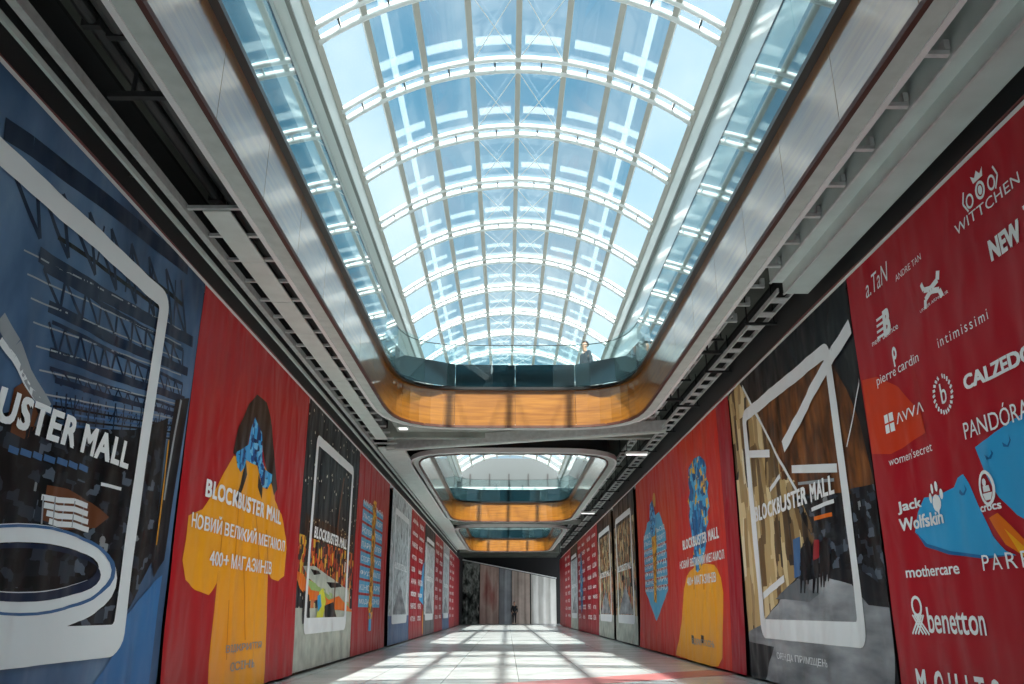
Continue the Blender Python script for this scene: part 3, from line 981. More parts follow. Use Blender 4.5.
p = mall_text(L, 9.73, 13.1, shear=0); slogan(L, p, 11.38, 4.04)
p.text('ВІДКРИТТЯ', 10.9, 12.4, .52, .63, M['grey'], 5); p.text('ОСІНЬ', 11.1, 12.1, .30, .41, M['grey'], 5)
p.done()

# ---- dark fairground tablet banner
L = Banner(-1, 14.36, 19.68, M['nightlights'], 'dark banner with fairground bumper cars inside a tablet outline', 31)
p = Print(L, 'photo_print', 'fairground photograph with coloured cars')
p.rect(14.36, 19.68, .05, 1.1, M['rockygrey'], 1)
p.rect(15.1, 19.4, 1.1, 1.95, M['market'], 1)
p.rect(14.7, 19.4, 2.0, 2.75, M['nightlights2'], 1)
p.rect(14.36, 19.6, 1.55, 2.35, M['carnival'], 2)
p.pp([(300, 566), (312, 566), (346, 590), (346, 602), (330, 600), (306, 578)], M['rockygrey'], 3)
p.pp([(308, 569), (316, 571), (318, 574), (311, 575)], M['black'], 4); p.pp([(324, 582), (337, 583), (339, 587), (328, 588)], M['black'], 4)
p.pp([(300, 576), (320, 588), (346, 604), (346, 612), (325, 604), (305, 592)], M['green'], 3)
p.pp([(292, 570), (300, 574), (308, 590), (318, 592), (326, 600), (336, 596), (350, 612), (336, 610), (324, 610), (314, 600), (306, 600), (296, 588)], M['orange'], 4)
p.pp([(316, 592), (320, 588), (323, 602), (318, 622), (312, 622)], M['lime'], 5)
p.pp([(314, 596), (317, 594), (318, 606), (314, 612)], M['sky'], 6)
p.pp([(300, 590), (306, 595), (306, 622), (298, 624)], M['dark'], 5); p.pp([(321, 606), (330, 602), (334, 622), (322, 622)], M['dark'], 5)
p.line([L.px(342, 478), L.px(336, 520), L.px(330, 620)], .10, M['brown'], 5)
p.done()
tablet(L, 15.05, 18.95, layer=7)
mall_text(L, 15.4, 18.6, layer=8).done()

# ---- red banner, blue text block with gold flowers
def text_column(ban, u0, u1, v0, v1, words, pointed, layer=1):
    p = Print(ban, 'text_block', 'blue block of white printed words')
    c = (u0 + u1) / 2
    if pointed:
        pts = [(c, v0), (u1, v0 + .75), (u1 + .02, v1 - .6), (c + (u1 - c) * .55, v1), (c - (c - u0) * .55, v1 - .1), (u0, v1 - .5), (u0, v0 + .8)]
        p.poly(pts, M['band'], layer)
    else:
        p.rect(u0, u1, v0, v1, M['band'], layer)
    n = len(words)
    for i, w in enumerate(words):
        v = v0 + (.75 if pointed else .1) + (v1 - v0 - (1.3 if pointed else .2)) * i / (n - 1)
        if not pointed or v0 + .9 < v < v1 - .6: p.rect(u0 - .01, u1 + .03, v - .12, v - .06, M['red'], layer + 1)
        p.text(w, u0 + .08, c - .15, v, v + .14, M['white'], layer + 2, bold=.01)
        p.text(words[(i * 3 + 1) % n], c + .15, u1 - .08, v + .02, v + .16, M['white'], layer + 2, bold=.01)
    p.done()
WORDS = ['МОДА', 'КІНО', 'ФУД', 'СПОРТ', 'ПАРК', 'РОЛЕР', 'ЛЬОД', 'МАЛЛ']
L = Banner(-1, 19.72, 25.0, M['red'], 'red banner with blue word block and gold flower stem on the left wall', 41)
text_column(L, 20.5, 23.9, 1.1, 3.75, WORDS, False)
p = Print(L, 'flower_print', 'gold flower stem')
cu = 22.3
pts = []
for i in range(25):
    v = .85 + 3.1 * i / 24; pts.append((cu + .30 + .1 * math.sin(i * 1.3), v))
p.poly(pts + [(cu - .30 + .1 * math.sin(i * 1.9), .85 + 3.1 * i / 24) for i in range(24, -1, -1)], M['gold_flowers'], 5)
p.rect(cu - .2, cu + .2, .55, 1.0, M['sky'], 5)
p.done()

# ---- far banners of repeated designs
NAMES = ['CALZEDONIA', 'intimissimi', 'AVVA', 'PANDORA', 'mothercare', 'benetton', 'PARFOIS', 'MOHITO', 'WITTCHEN', 'crocs']
def far_logos(side, y0, y1, base, label, seed, accent='shoes'):
    B = Banner(side, y0, y1, base, label, seed, amp=.012)
    a, c = sorted((B.U(y0), B.U(y1)))
    r = random.Random(seed)
    p = Print(B, 'logo_print', 'rows of small white brand names')
    for i in range(9):
        v = 4.35 - i * .46
        for j in range(2):
            u = a + .45 + j * (c - a) * .47
            p.text(NAMES[(i * 2 + j + seed) % 10], u, u + r.uniform(1.2, 1.9), v, v + r.uniform(.17, .25), M['white'], 3, bold=.02)
    p.done()
    if accent == 'shoes':
        s = Print(B, 'shoe_print', 'blue shoe on the banner')
        s.poly([(c - 1.9, 1.5), (c - .1, 1.3), (c - .1, 3.1), (c - .7, 2.9), (c - 1.2, 2.2)], M['sky'], 1)
        s.poly([(c - .5, .1), (c - .1, .1), (c - .1, 1.2), (c - .4, .9)], M['yellow'], 1); s.done()
    elif accent == 'column':
        s = Print(B, 'flower_print', 'tall blue flower figure')
        m_ = (a + c) / 2 - .4
        s.poly([(m_ - .1, .9), (m_ + .6, 1.3), (m_ + .9, 2.2), (m_ + .7, 3.3), (m_ + .4, 4.2), (m_ - .2, 4.0), (m_ - .7, 3.0), (m_ - .8, 1.7)], M['flowers_gold'], 4); s.done()
    return B
def far_tablet(side, y0, y1, photo, label, seed, lower='rockygrey', sky_='dark'):
    B = Banner(side, y0, y1, M[sky_], label, seed, amp=.012)
    a, c = sorted((B.U(y0), B.U(y1)))
    p = Print(B, 'photo_print', 'printed photograph of a mall interior')
    p.rect(a, c, .05, .9, M[lower], 1)
    p.rect(a + .1, c - .1, .9, 2.5, M[photo], 1)
    p.rect(a + .1, c - .1, 2.5, 4.0, M['greyphoto' if photo == 'greyphoto' else 'market_top'], 1)
    p.poly([(a + .8, .95), ((a + c) / 2, 1.9), (c - .8, .95)], M['promenade'], 2)
    p.done()
    m_ = (a + c) / 2
    tablet(B, m_ - 1.95, m_ + 1.95, layer=4)
    mall_text(B, m_ - 1.6, m_ + 1.6, layer=6).done()
    return B
far_tablet(-1, 25.75, 31.1, 'greyphoto', 'pale grey tablet banner next to the black gap on the left wall', 51, 'steel', 'greyphoto')
far_logos(-1, 31.15, 36.5, M['logo_red'], 'red banner of brand names between two tablet banners on the left wall', 52)
far_tablet(-1, 36.55, 41.8, 'greyphoto', 'grey tablet banner between the two red brand banners on the left wall', 53, 'midgrey')
far_logos(-1, 41.85, 47.1, M['logo_red'], 'second red brand banner from the curtains on the left wall', 54, None)
far_tablet(-1, 47.15, 52.4, 'greyphoto', 'farthest tablet banner on the left wall', 55, 'steel', 'greyphoto')
far_logos(-1, 52.45, 57.7, M['logo_red'], 'farthest red brand banner on the left wall', 56, None)
Banner(-1, 57.75, 63.4, M['dkred'], 'plain dark red banner next to the curtains on the left wall', 57)

# ---- right wall: red logo banner
R = Banner(1, 3.2, 8.72, M['logo_red'], 'nearest right banner, red with brand logos and blue shoes', 61, amp=.017)
W_ = M['white']
def off(x0, y0, s): return lambda a: [(x0 + x / s, y0 + y / s) for x, y in a]
k3, k1, k2, k4 = off(850, 430, 4.886), off(850, 120, 3.93), off(850, 280, 3.93), off(870, 550, 5.1)
p = Print(R, 'glow_print', 'orange patch on the red print')
p.pp(k2([(62, 395), (120, 380), (200, 420), (290, 520), (310, 600), (180, 684), (104, 684)]), vinyl('print_orange_red', (206, 62, 34)), 1); p.done()
p = Print(R, 'shoe_print', 'two blue clog shoes')
p.pp(k3([(580, 215), (545, 235), (525, 280), (490, 300), (450, 322), (380, 330), (350, 400), (336, 500), (400, 560), (520, 596), (700, 618), (845, 612), (800, 590), (740, 520), (660, 370), (610, 260)]), M['sky'], 1)
p.pp(k3([(640, 85), (700, 40), (730, 10), (800, -40), (880, -90), (1010, -120), (1010, 560), (900, 450), (840, 415), (760, 330), (690, 200)]), M['sky'], 1)
for pts in ([(338, 495), (400, 556), (520, 592), (700, 614), (845, 610), (700, 630), (510, 608), (390, 570)], [(560, 290), (580, 310), (592, 290), (585, 265), (600, 290), (588, 318), (570, 320), (555, 308)], [(690, 120), (710, 135), (720, 115), (716, 95), (728, 112), (720, 140), (700, 145)], [(765, 60), (790, 75), (802, 50), (796, 20), (808, 48), (796, 82), (772, 82)]):
    p.pp(k3(pts), M['skydk'], 2)
p.pp(k3([(720, 430), (760, 405), (900, 560), (990, 640), (990, 700), (870, 610), (800, 560)]), M['orange'], 2)
p.pp(k3([(790, 480), (900, 590), (990, 680), (990, 720), (860, 600)]), M['yellow'], 3)
p.done()
def logo(fn, lab=None):
    p = Print(R, 'logo_print', lab); fn(p); p.done()
T = lambda s, l, r, t, **k: logo(lambda p: p.ptext(s, l, r, t, W_, **k), 'white lettering of one brand')
def crest(p):
    p.ptext('WITTCHEN', (959, 231), (1027, 188), (957, 221), W_, bold=.005, spacing=1.05)
    u, v = R.px(984, 190)
    for du, dv, r in ((0, 0, .085), (-.16, -.02, .07), (.16, -.02, .07)):
        p.ring([(u + du + r * .8 * math.cos(i * PI / 8), v + dv + r * math.sin(i * PI / 8)) for i in range(16)], [(u + du + r * .5 * math.cos(i * PI / 8), v + dv + r * .68 * math.sin(i * PI / 8)) for i in range(16)], W_, 3)
    p.ell(u, v, .03, .045, W_, 3, 10); p.poly([(u - .07, v + .10), (u + .07, v + .10), (u + .09, v + .18), (u + .04, v + .14), (u, v + .19), (u - .04, v + .14), (u - .09, v + .18)], W_, 3)
    for sx in (-1, 1): p.line([(u + sx * .2, v - .1), (u + sx * .26, v), (u + sx * .22, v + .1)], .02, W_, 3)
logo(crest, 'crest of two beasts above white serif lettering')
a = R.px(996, 262)
logo(lambda p: (p.text('NEW', a[0], a[0] + .42, a[1], a[1] + .19, W_, bold=.05), p.text('YORKER', a[0] + .50, a[0] + 1.3, a[1] + .06, a[1] + .25, W_, bold=.05)), 'heavy white lettering')
logo(lambda p: (p.ptext('a.TaN', (870, 299), (893, 279), (868, 281), W_, bold=.0, shear=.3), p.ptext('ANDRE TAN', (899, 282), (926, 259), (898, 276), W_, bold=.0)), 'thin handwritten lettering')
def armour(p):
    u, v = R.px(936, 290)
    for s_ in (-1, 1):
        p.line([(u - .16, v + s_ * .13), (u - .13, v + s_ * .05), (u - .02, v + s_ * .018), (u + .02, v + s_ * .018), (u + .13, v + s_ * .05), (u + .16, v + s_ * .13)], .055, W_, 3)
    p.ptext('UNDER ARMOUR', (924, 313), (953, 293), (923.6, 310), W_, bold=.0)
logo(armour, 'white crossed arcs emblem')
def nb(p):
    u, v = R.px(888, 324)
    for i in range(4): p.line([(u - .17 - .012 * i, v + .10 - i * .065), (u - .02, v + .10 - i * .065)], .03, W_, 3)
    p.text('B', u - .06, u + .13, v - .13, v + .15, W_, 3, bold=.06, shear=.2)
    p.ptext('new balance', (876, 346), (902, 329), (875.6, 340), W_, bold=.0)
logo(nb, 'striped letter emblem above small lettering')
T('intimissimi', (944, 348), (993, 319), (943.4, 338), bold=.0, spacing=1.3)
def pc(p):
    p.ptext('pierre cardin', (882, 390), (923, 363), (881.6, 377), W_, bold=.005)
    u, v = R.px(898, 355)
    p.ring([(u + .055 * math.cos(i * PI / 8), v + .02 + .07 * math.sin(i * PI / 8)) for i in range(16)], [(u + .02 * math.cos(i * PI / 8), v + .02 + .032 * math.sin(i * PI / 8)) for i in range(16)], W_, 3); p.line([(u - .04, v + .03), (u - .03, v - .12)], .035, W_, 3)
logo(pc, 'monogram above white lettering')
def laurel(p):
    u, v = R.px(947.5, 394)
    for i in range(22):
        t = 2 * PI * i / 22 + .1
        if abs(t - PI / 2) < .1: continue
        p.line([(u + .15 * math.cos(t), v + .15 * math.sin(t)), (u + .19 * math.cos(t + .1), v + .19 * math.sin(t + .1))], .028, W_, 3)
    p.text('b', u - .055, u + .065, v - .09, v + .11, W_, 3, bold=.01)
logo(laurel, 'letter in a round laurel wreath')
a = R.px(971, 391); c_ = R.px(1024, 372)
logo(lambda p: p.text('CALZEDONIA', a[0], a[0] + (c_[0] - a[0]) * 10 / 5.6, a[1], a[1] + .135, W_, bold=.045), 'heavy white lettering')
def avva(p):
    u, v = R.px(893.5, 423)
    for du in (-.05, .05):
        for dv in (-.055, .055): p.rect(u + du - .04, u + du + .04, v + dv - .045, v + dv + .045, W_, 3)
    p.ptext('ΛVVΛ', (900, 424), (928, 412), (899.5, 413), W_, bold=.005)
logo(avva, 'four squares and thin white lettering')
a = R.px(972, 440); c_ = R.px(1024, 422)
logo(lambda p: p.text('PANDÓRA', a[0], a[0] + (c_[0] - a[0]) * 7 / 5.8, a[1], a[1] + .19, W_, 4, bold=.005), 'thin white lettering partly over the shoe')
T("women'secret", (895, 467), (937, 450), (894.6, 458), bold=.0)
def wolf(p):
    p.ptext('Jack', (905, 516), (927, 509), (904, 503), W_, bold=.03, layer=4)
    p.ptext('Wolfskin', (907, 532), (950, 523), (906, 519), W_, bold=.03, layer=4)
    u, v = R.px(942, 503)
    p.ell(u, v, .085, .08, W_, 4, 14); p.poly([(u - .05, v), (u + .05, v), (u + .02, v - .13)], W_, 4)
    for du, dv in ((-.11, .06), (-.05, .14), (.04, .15), (.11, .07)): p.ell(u + du, v + dv, .028, .05, W_, 4, 10)
logo(wolf, 'paw mark above white slab lettering')
def croc(p):
    u, v = R.px(994.5, 488)
    p.ring([(u + .11 * math.cos(i * PI / 10), v + .15 * math.sin(i * PI / 10)) for i in range(20)], [(u + .08 * math.cos(i * PI / 10), v + .12 * math.sin(i * PI / 10)) for i in range(20)], W_, 4)
    p.poly([(u - .07, v - .04), (u + .07, v - .04), (u + .04, v - .1), (u - .04, v - .1)], W_, 4)
    p.ell(u - .02, v + .05, .03, .035, W_, 4, 8); p.poly([(u - .05, v + .02), (u + .04, v + .02), (u + .05, v - .03), (u - .05, v - .03)], W_, 4)
    p.ptext('crocs', (989, 514), (1009, 507), (988.6, 508), W_, bold=.03, layer=4)
logo(croc, 'oval emblem above rounded lettering')
T('mothercare', (914, 577), (966, 575), (913.6, 566), bold=.02)
a = R.px(992, 571)
logo(lambda p: p.text('PARFOIS', a[0], a[0] + 1.05, a[1], a[1] + .13, W_, 4, bold=.0, spacing=1.3), 'thin spaced lettering')
def ben(p):
    p.ptext('benetton', (935, 633), (996, 636), (934, 607), W_, bold=.015)
    u, v = R.px(925, 617)
    p.ring([(u + .085 * math.cos(i * PI / 8), v + .10 + .10 * math.sin(i * PI / 8)) for i in range(16)], [(u + .055 * math.cos(i * PI / 8), v + .10 + .07 * math.sin(i * PI / 8)) for i in range(16)], W_, 3)
    for du in (-.05, 0, .05):
        p.line([(u - .09 + du, v - .16), (u + .06 + du * .6, v + .02)], .022, W_, 3); p.line([(u + .09 - du, v - .16), (u - .06 - du * .6, v + .02)], .022, W_, 3)
logo(ben, 'knot emblem beside rounded lettering')
a = R.px(924, 668); c_ = R.px(1012, 678)
logo(lambda p: p.text('MOHITO', a[0], c_[0], a[1] - .25, a[1], W_, 3, bold=.03, spacing=1.9), 'wide spaced white lettering')

# ---- right wall: promenade tablet banner
R = Banner(1, 8.76, 14.05, M['dark'], 'tablet banner with beige shop fronts and white diagonal beam', 71, amp=.016)
k5, k6 = off(725, 310, 3.8), off(725, 480, 3.356)
p = Print(R, 'photo_print', 'photograph of a shopping street with walkers')
p.pp(k5([(130, 390), (400, 170), (470, 300), (520, 420), (590, 700), (250, 700)]), M['brickwall'], 1)
p.pp(k5([(10, 345), (60, 278), (130, 390), (200, 520), (290, 700), (290, 1000), (40, 1200), (60, 600), (30, 700)]), M['shops'], 1)
p.pp(k6([(32, 0), (240, 0), (300, 150), (320, 240), (250, 330), (130, 490), (60, 530), (55, 430)]), M['shops'], 2)
p.pp(k6([(230, 60), (420, 40), (470, 330), (490, 560), (440, 640), (250, 330), (310, 200)]), M['clutter'], 2)
p.pp(k6([(430, 30), (525, 10), (560, 200), (590, 500), (470, 350)]), M['clutter'], 2)
p.pp(k6([(60, 530), (130, 490), (250, 340), (300, 335), (420, 300), (590, 420), (600, 640), (600, 690), (60, 690)]), M['promenade'], 3)
p.pp(k6([(60, 520), (90, 540), (180, 560), (150, 690), (75, 690)]), M['dark'], 4)
p.pp(k6([(360, 300), (470, 300), (580, 380), (590, 430), (500, 420), (440, 350), (370, 330)]), M['dark'], 4)
p.pp(k6([(180, 400), (260, 330), (300, 370), (330, 380), (300, 410), (220, 400)]), M['midgrey'], 4)
p.pp(k6([(250, 690), (300, 640), (420, 570), (480, 600), (350, 690)]), M['frame'], 4) if False else None
for x, y, h, m_ in ((290, 200, 150, 'black'), (318, 190, 190, 'dark'), (345, 200, 160, 'black'), (275, 220, 160, 'dark'), (362, 210, 130, 'dark')):
    p.pp(k6([(x - 3, y - 8), (x + 3, y - 8), (x + 4, y), (x + 11, y + 12), (x + 12, y + h * .5), (x + 7, y + h), (x + 3, y + h), (x, y + h * .6), (x - 4, y + h), (x - 8, y + h), (x - 11, y + h * .5), (x - 10, y + 12), (x - 4, y)]), M[m_], 5)
p.pp(k6([(310, 200), (330, 200), (332, 260), (308, 270)]), M['dkred'], 6)
p.pp(k6([(240, 200), (262, 190), (268, 320), (246, 330)]), M['steel'], 5)
p.line([R.px(*z) for z in k6([(140, 390), (180, 355), (215, 330)])], .10, M['frame'], 5)
p.line([R.px(*z) for z in k5([(75, 290), (140, 420), (210, 550), (285, 690)])], .06, M['frame'], 5)
p.line([R.px(*z) for z in k5([(95, 548), (180, 545)])], .12, M['frame'], 5)
p.line([R.px(*z) for z in k5([(265, 605), (440, 600)])], .11, M['frame'], 5)
p.line([R.px(*z) for z in k5([(180, 684), (225, 630)])], .07, M['frame'], 5)
p.line([R.px(*z) for z in k5([(290, 660), (430, 645)])], .04, M['grey'], 5)
p.line([R.px(*z) for z in k6([(300, 100), (380, 70)])], .05, M['frame'], 5); p.line([R.px(*z) for z in k6([(310, 130), (375, 115)])], .05, M['orange'], 5)
p.line([R.px(*z) for z in k5([(530, 230), (478, 520)])], .025, M['frame'], 5)
p.line([R.px(*z) for z in k5([(490, 60), (425, 165), (330, 340), (235, 520)])], .19, M['frame'], 8)
p.done()
tablet(R, -13.3, -9.42, layer=6)
p = mall_text(R, -13.1, -9.8, v0=2.42, v1=2.66, layer=9)
a = R.px(782, 655)
p.text('ОРЕНДА ПРИМІЩЕНЬ', a[0], a[0] + 2.0, .36, .47, M['frame'], 6); p.text('067 120 21 21', a[0] + .3, a[0] + 1.7, .20, .29, M['grey'], 6) if False else None
p.done()

# ---- right wall: wide red banner with two flower figures
R = Banner(1, 14.12, 25.2, M['orange_glow'], 'wide red banner with yellow coat figure and pointed blue word leaf', 81, amp=.016, flare=.1)
k7, k8 = off(630, 430, 5.26), off(630, 540, 4.75)
p = Print(R, 'coat_print', 'plain yellow coat')
p.pp(k8([(330, 122), (300, 145), (282, 170), (270, 230), (265, 400), (255, 480), (245, 545), (330, 575), (420, 600), (455, 600), (470, 560), (465, 400), (460, 250), (448, 180), (432, 140), (415, 118), (370, 112)]), M['yellow'], 1)
for x in (320, 365):
    p.pp(k8([(x - 3, 170), (x + 3, 170), (x + 5, 235), (x - 3, 235)]), M['coatline'], 2); p.pp(k8([(x - 4, 450), (x + 8, 455), (x + 10, 490), (x, 490)]), M['hair'], 2)
p.done()
p = Print(R, 'flower_print', 'tall blue and gold flowers in place of a head')
p.pp(k7([(375, 135), (400, 160), (412, 195), (408, 240), (425, 280), (418, 330), (432, 400), (418, 430), (424, 480), (412, 520), (418, 570), (408, 640), (400, 690), (385, 730), (372, 750), (355, 730), (342, 690), (350, 620), (338, 560), (326, 500), (318, 450), (326, 410), (312, 375), (326, 330), (316, 280), (318, 200), (345, 150)]), M['flowers_gold'], 2)
p.done()
p = Print(R, 'edge_print', 'crimson strip along the near edge'); p.rect(-15.0, -14.12, .04, 4.825, vinyl('print_crimson', (158, 16, 40)), 1); p.done()
p = mall_text(R, -18.75, -15.45, shear=0); slogan(R, p, -17.15, 3.95, '400+ МАГАЗИНІВ')
p.text('ВІДКРИТТЯ ОСІНЬ', -18.1, -16.2, .36, .5, M['grey'], 5)
p.done()
u0, u1 = R.px(646, 560)[0], R.px(669, 560)[0]
text_column(R, u0, u1, R.px(658, 621)[1], R.px(655, 515)[1], WORDS, True)
p = Print(R, 'stem_print', 'gold and dark flower stem')
c_ = (u0 + u1) / 2
p.poly([(c_ - .22, 1.3), (c_ + .1, 1.25), (c_ + .25, 2.2), (c_ + .38, 3.0), (c_ + .2, 3.7), (c_ - .1, 3.9), (c_ - .35, 3.4), (c_ - .2, 2.4)], M['gold_flowers'], 5)
p.poly([(c_ - .35, 3.0), (c_ + .25, 3.0), (c_ + .4, 3.5), (c_ + .1, 4.0), (c_ - .3, 3.9), (c_ - .5, 3.5)], M['flowers'], 6)
p.ell(c_ + .38, 3.95, .22, .2, M['gold'], 6, 12)
p.done()
far_tablet(1, 25.75, 30.9, 'market', 'tablet banner with market photograph next to the wide red banner on the right wall', 91)
far_tablet(1, 31.5, 36.6, 'market', 'tablet banner with market photograph next to the red brand banners on the right wall', 92)
far_logos(1, 36.65, 41.9, M['logo_red'], 'nearer of two adjoining red brand banners on the right wall', 93, None)
far_logos(1, 41.95, 47.2, M['logo_red'], 'red brand banner with blue flower figure on the right wall', 94, 'column')
far_tablet(1, 47.25, 52.5, 'greyphoto', 'farthest tablet banner on the right wall', 95)
far_logos(1, 52.55, 57.8, M['logo_red'], 'farthest red brand banner on the right wall', 96, None)
Banner(1, 57.85, 63.4, M['dkred'], 'plain dark red banner next to the curtains on the right wall', 97)

# ------------------------------------------------------------ end curtains
M['camo'] = ramp_mat('camouflage_net', 'noise', [(.35, (26, 28, 28)), (.5, (92, 96, 92)), (.6, (160, 164, 160)), (.72, (40, 42, 42))], scale=2.4, stretch=(1, 1, .6), coord='Object', rough=.9)
M['rose'] = ramp_mat('rose_brown_cloth', 'noise', [(.35, (150, 122, 114)), (.6, (204, 176, 166)), (.75, (178, 116, 108))], scale=.9, stretch=(1, 1, .3), coord='Object', rough=.9)
M['bluegrey'] = mat('grey_blue_cloth', (150, 154, 160), rough=.9, noise=.2, nscale=1)
M['palecloth'] = mat('pale_cloth', (226, 226, 222), rough=.9, noise=.08, nscale=1)
M['taupe'] = mat('taupe_cloth', (186, 170, 160), rough=.9, noise=.2, nscale=1)
def drape(x0, x1, m, lab, y=70.6, amp=.035, seed=0):
    b = MB(); n = int((x1 - x0) / .07); nv = 10; uv = []
    for j in range(nv + 1):
        for i in range(n + 1):
            x = x0 + (x1 - x0) * i / n
            top = 5.15 - (x + 4) * .19
            z = .02 + (top - .02) * j / nv
            b.v.append((x, y + amp * math.sin(x * 9 + seed + .6 * math.sin(z)) * (.5 + .5 * (1 - j / nv)) + .012 * math.sin(x * 21), z)); uv.append((x, z))
    for j in range(nv):
        for i in range(n):
            a = j * (n + 1) + i; b.f.append((a, a + 1, a + n + 2, a + n + 1)); b.mi.append(b.idx(m))
    tag(b.build('curtain', smooth=True, uv=uv), lab, 'curtain', 'curtains closing the end of the hall')
drape(-4.0, -2.55, M['camo'], 'black and white patterned curtain at the end of the hall')
drape(-2.5, -.9, M['rose'], 'rose brown curtain beside the patterned one', seed=1)
drape(-.85, .2, M['bluegrey'], 'blue grey curtain behind the standing silhouette', seed=2)
drape(.25, 1.75, M['taupe'], 'taupe curtain beside the pale one', seed=3)
drape(1.85, 4.0, M['palecloth'], 'pale near white curtain filling the far corner', seed=4, amp=.06)
c = MB(); c.tube([(-4.02, 70.3, 5.22), (4.02, 70.3, 3.70)], .05, M['whitebar'], 8)
tag(c.build('curtain_rail'), 'slanting pale rail along the curtain tops', 'rail')

# ------------------------------------------------------------------ people
def skin(name, nodes, edges, m, parent, root=0, sub=2):
    me = bpy.data.meshes.new(name)
    me.from_pydata([n[0] for n in nodes], edges, [])
    o = bpy.data.objects.new(name, me)
    C.objects.link(o)
    md = o.modifiers.new('Skin', 'SKIN'); md.use_smooth_shade = True
    for i, n in enumerate(nodes):
        r = n[1] if isinstance(n[1], tuple) else (n[1], n[1])
        me.skin_vertices[0].data[i].radius = r
        me.skin_vertices[0].data[i].use_root = i == root
    md2 = o.modifiers.new('Sub', 'SUBSURF'); md2.levels = md2.render_levels = sub
    dg = bpy.context.evaluated_depsgraph_get()
    bpy.context.view_layer.update()
    dg = bpy.context.evaluated_depsgraph_get()
    me2 = bpy.data.meshes.new_from_object(o.evaluated_get(dg))
    bpy.data.objects.remove(o)
    me2.name = name
    me2.materials.clear(); me2.materials.append(m)
    me2.polygons.foreach_set('use_smooth', [True] * len(me2.polygons))
    o = bpy.data.objects.new(name, me2)
    C.objects.link(o)
    if parent: o.parent = parent
    return o

def person(loc, rz, label, top, bottom, hairm, skinm, arms='down', bare_arms=False):
    """figure faces +X before the turn; body one mesh, clothes and hair its children"""
    N, E = [], []
    def nd(p, r): N.append((p, r)); return len(N) - 1
    def ch(*ids):
        for a, c in zip(ids, ids[1:]): E.append((a, c))
    pel = nd((0, 0, .95), (.12, .15)); waist = nd((.0, 0, 1.12), (.10, .135)); chest = nd((.01, 0, 1.32), (.115, .16)); neckb = nd((0, 0, 1.47), .065); neck = nd((.015, 0, 1.53), .06)
    jaw = nd((.035, 0, 1.60), (.062, .058)); head = nd((.02, 0, 1.68), (.085, .073)); crown = nd((.01, 0, 1.745), (.06, .055))
    ch(pel, waist, chest, neckb, neck, jaw, head, crown)
    nose = nd((.112, 0, 1.645), .012); ch(head, nose)
    for s in (-1, 1):
        ear = nd((.0, s * .082, 1.655), .012); ch(head, ear)
        sh = nd((0, s * .17, 1.42), .06); 
        if arms == 'rail':
            el_, wr, ha = nd((.04, s * .23, 1.17), .043), nd((.25, s * .19, 1.10), .03), nd((.33, s * .18, 1.09), (.02, .032))
        else:
            el_, wr, ha = nd((-.02, s * .235, 1.15), .043), nd((.05, s * .225, .91), .03), nd((.065, s * .22, .84), (.018, .034))
        ch(chest, sh, el_, wr, ha)
        d = (Vector(N[ha][0]) - Vector(N[wr][0])).normalized()
        for f, ln in ((-1.5, .062), (-.5, .075), (.5, .07), (1.5, .055)):
            base = Vector(N[ha][0]) + d * .03 + Vector((0, f * .016, 0)) if arms == 'rail' else Vector(N[ha][0]) + d * .03 + Vector((f * .016, 0, 0))
            m1 = base + d * ln * .5; m2 = m1 + d * ln * .4 + Vector((-.01 if arms != 'rail' else 0, 0, -.012))
            ch(ha, nd(tuple(base), .0095), nd(tuple(m1), .009), nd(tuple(m2), .008))
        th = Vector(N[wr][0]).lerp(Vector(N[ha][0]), .6)
        ch(ha, nd(tuple(th + Vector((.03, -s * .02, -.005))), .01), nd(tuple(th + Vector((.045, -s * .025, -.035))), .009))
        hip, kn, an, toe = nd((0, s * .085, .88), .092), nd((.02, s * .095, .49), .058), nd((-.01, s * .10, .09), .04), nd((.14, s * .115, .035), (.035, .045))
        ch(pel, hip, kn, an, toe)
    body = skin('person', N, E, skinm, None)
    body.location = loc; body.rotation_euler = (0, 0, rz)
    tag(body, label, 'person')
    J, JE = [], []
    J += [((0, 0, .86), (.135, .185)), ((0, 0, 1.12), (.125, .165)), ((.01, 0, 1.32), (.14, .19)), ((0, 0, 1.50), .085)]
    JE += [(0, 1), (1, 2), (2, 3)]
    for s in (-1, 1):
        k = len(J)
        if arms == 'rail': J += [((0, s * .175, 1.41), .08), ((.04, s * .235, 1.17), .06), ((.23, s * .195, 1.10), .045)]
        else: J += [((0, s * .175, 1.41), .08), ((-.02, s * .24, 1.15), .06), ((.045, s * .23, .93), .045)]
        JE += [(2, k), (k, k + 1), (k + 1, k + 2)]
    skin('jacket', J, JE, top, body)
    T_, TE = [((0, 0, .95), (.13, .17))], []
    for s in (-1, 1):
        k = len(T_); T_ += [((0, s * .09, .86), .108), ((.02, s * .098, .49), .075), ((-.01, s * .102, .10), .06)]; TE += [(0, k), (k, k + 1), (k + 1, k + 2)]
    skin('trousers', T_, TE, bottom, body)
    H = [((-.045, 0, 1.63), (.065, .08)), ((-.035, 0, 1.71), (.092, .088)), ((.02, 0, 1.765), (.068, .074)), ((.07, 0, 1.752), .036)]
    skin('hair', H, [(0, 1), (1, 2), (2, 3)], hairm, body)
    for s in (-1, 1):
        skin('shoe', [((-.04, s * .10, .04), .045), ((.06, s * .108, .04), .045), ((.16, s * .117, .03), .035)], [(0, 1), (1, 2)], hairm, body)
        e = MB()
        c0 = Vector((.094, s * .032, 1.672))
        for i in range(6):
            pass
        skin('eye', [(tuple(c0), .009), (tuple(c0 + Vector((.006, 0, 0))), .006)], [(0, 1)], hairm, body, sub=1)
    return body
suit = mat('charcoal_suit', (40, 48, 58), rough=.8); hairm = mat('black_hair', (26, 22, 20), rough=.6); skinm = mat('skin', (198, 150, 124), rough=.55); trous = mat('dark_trousers', (24, 26, 30), rough=.8)
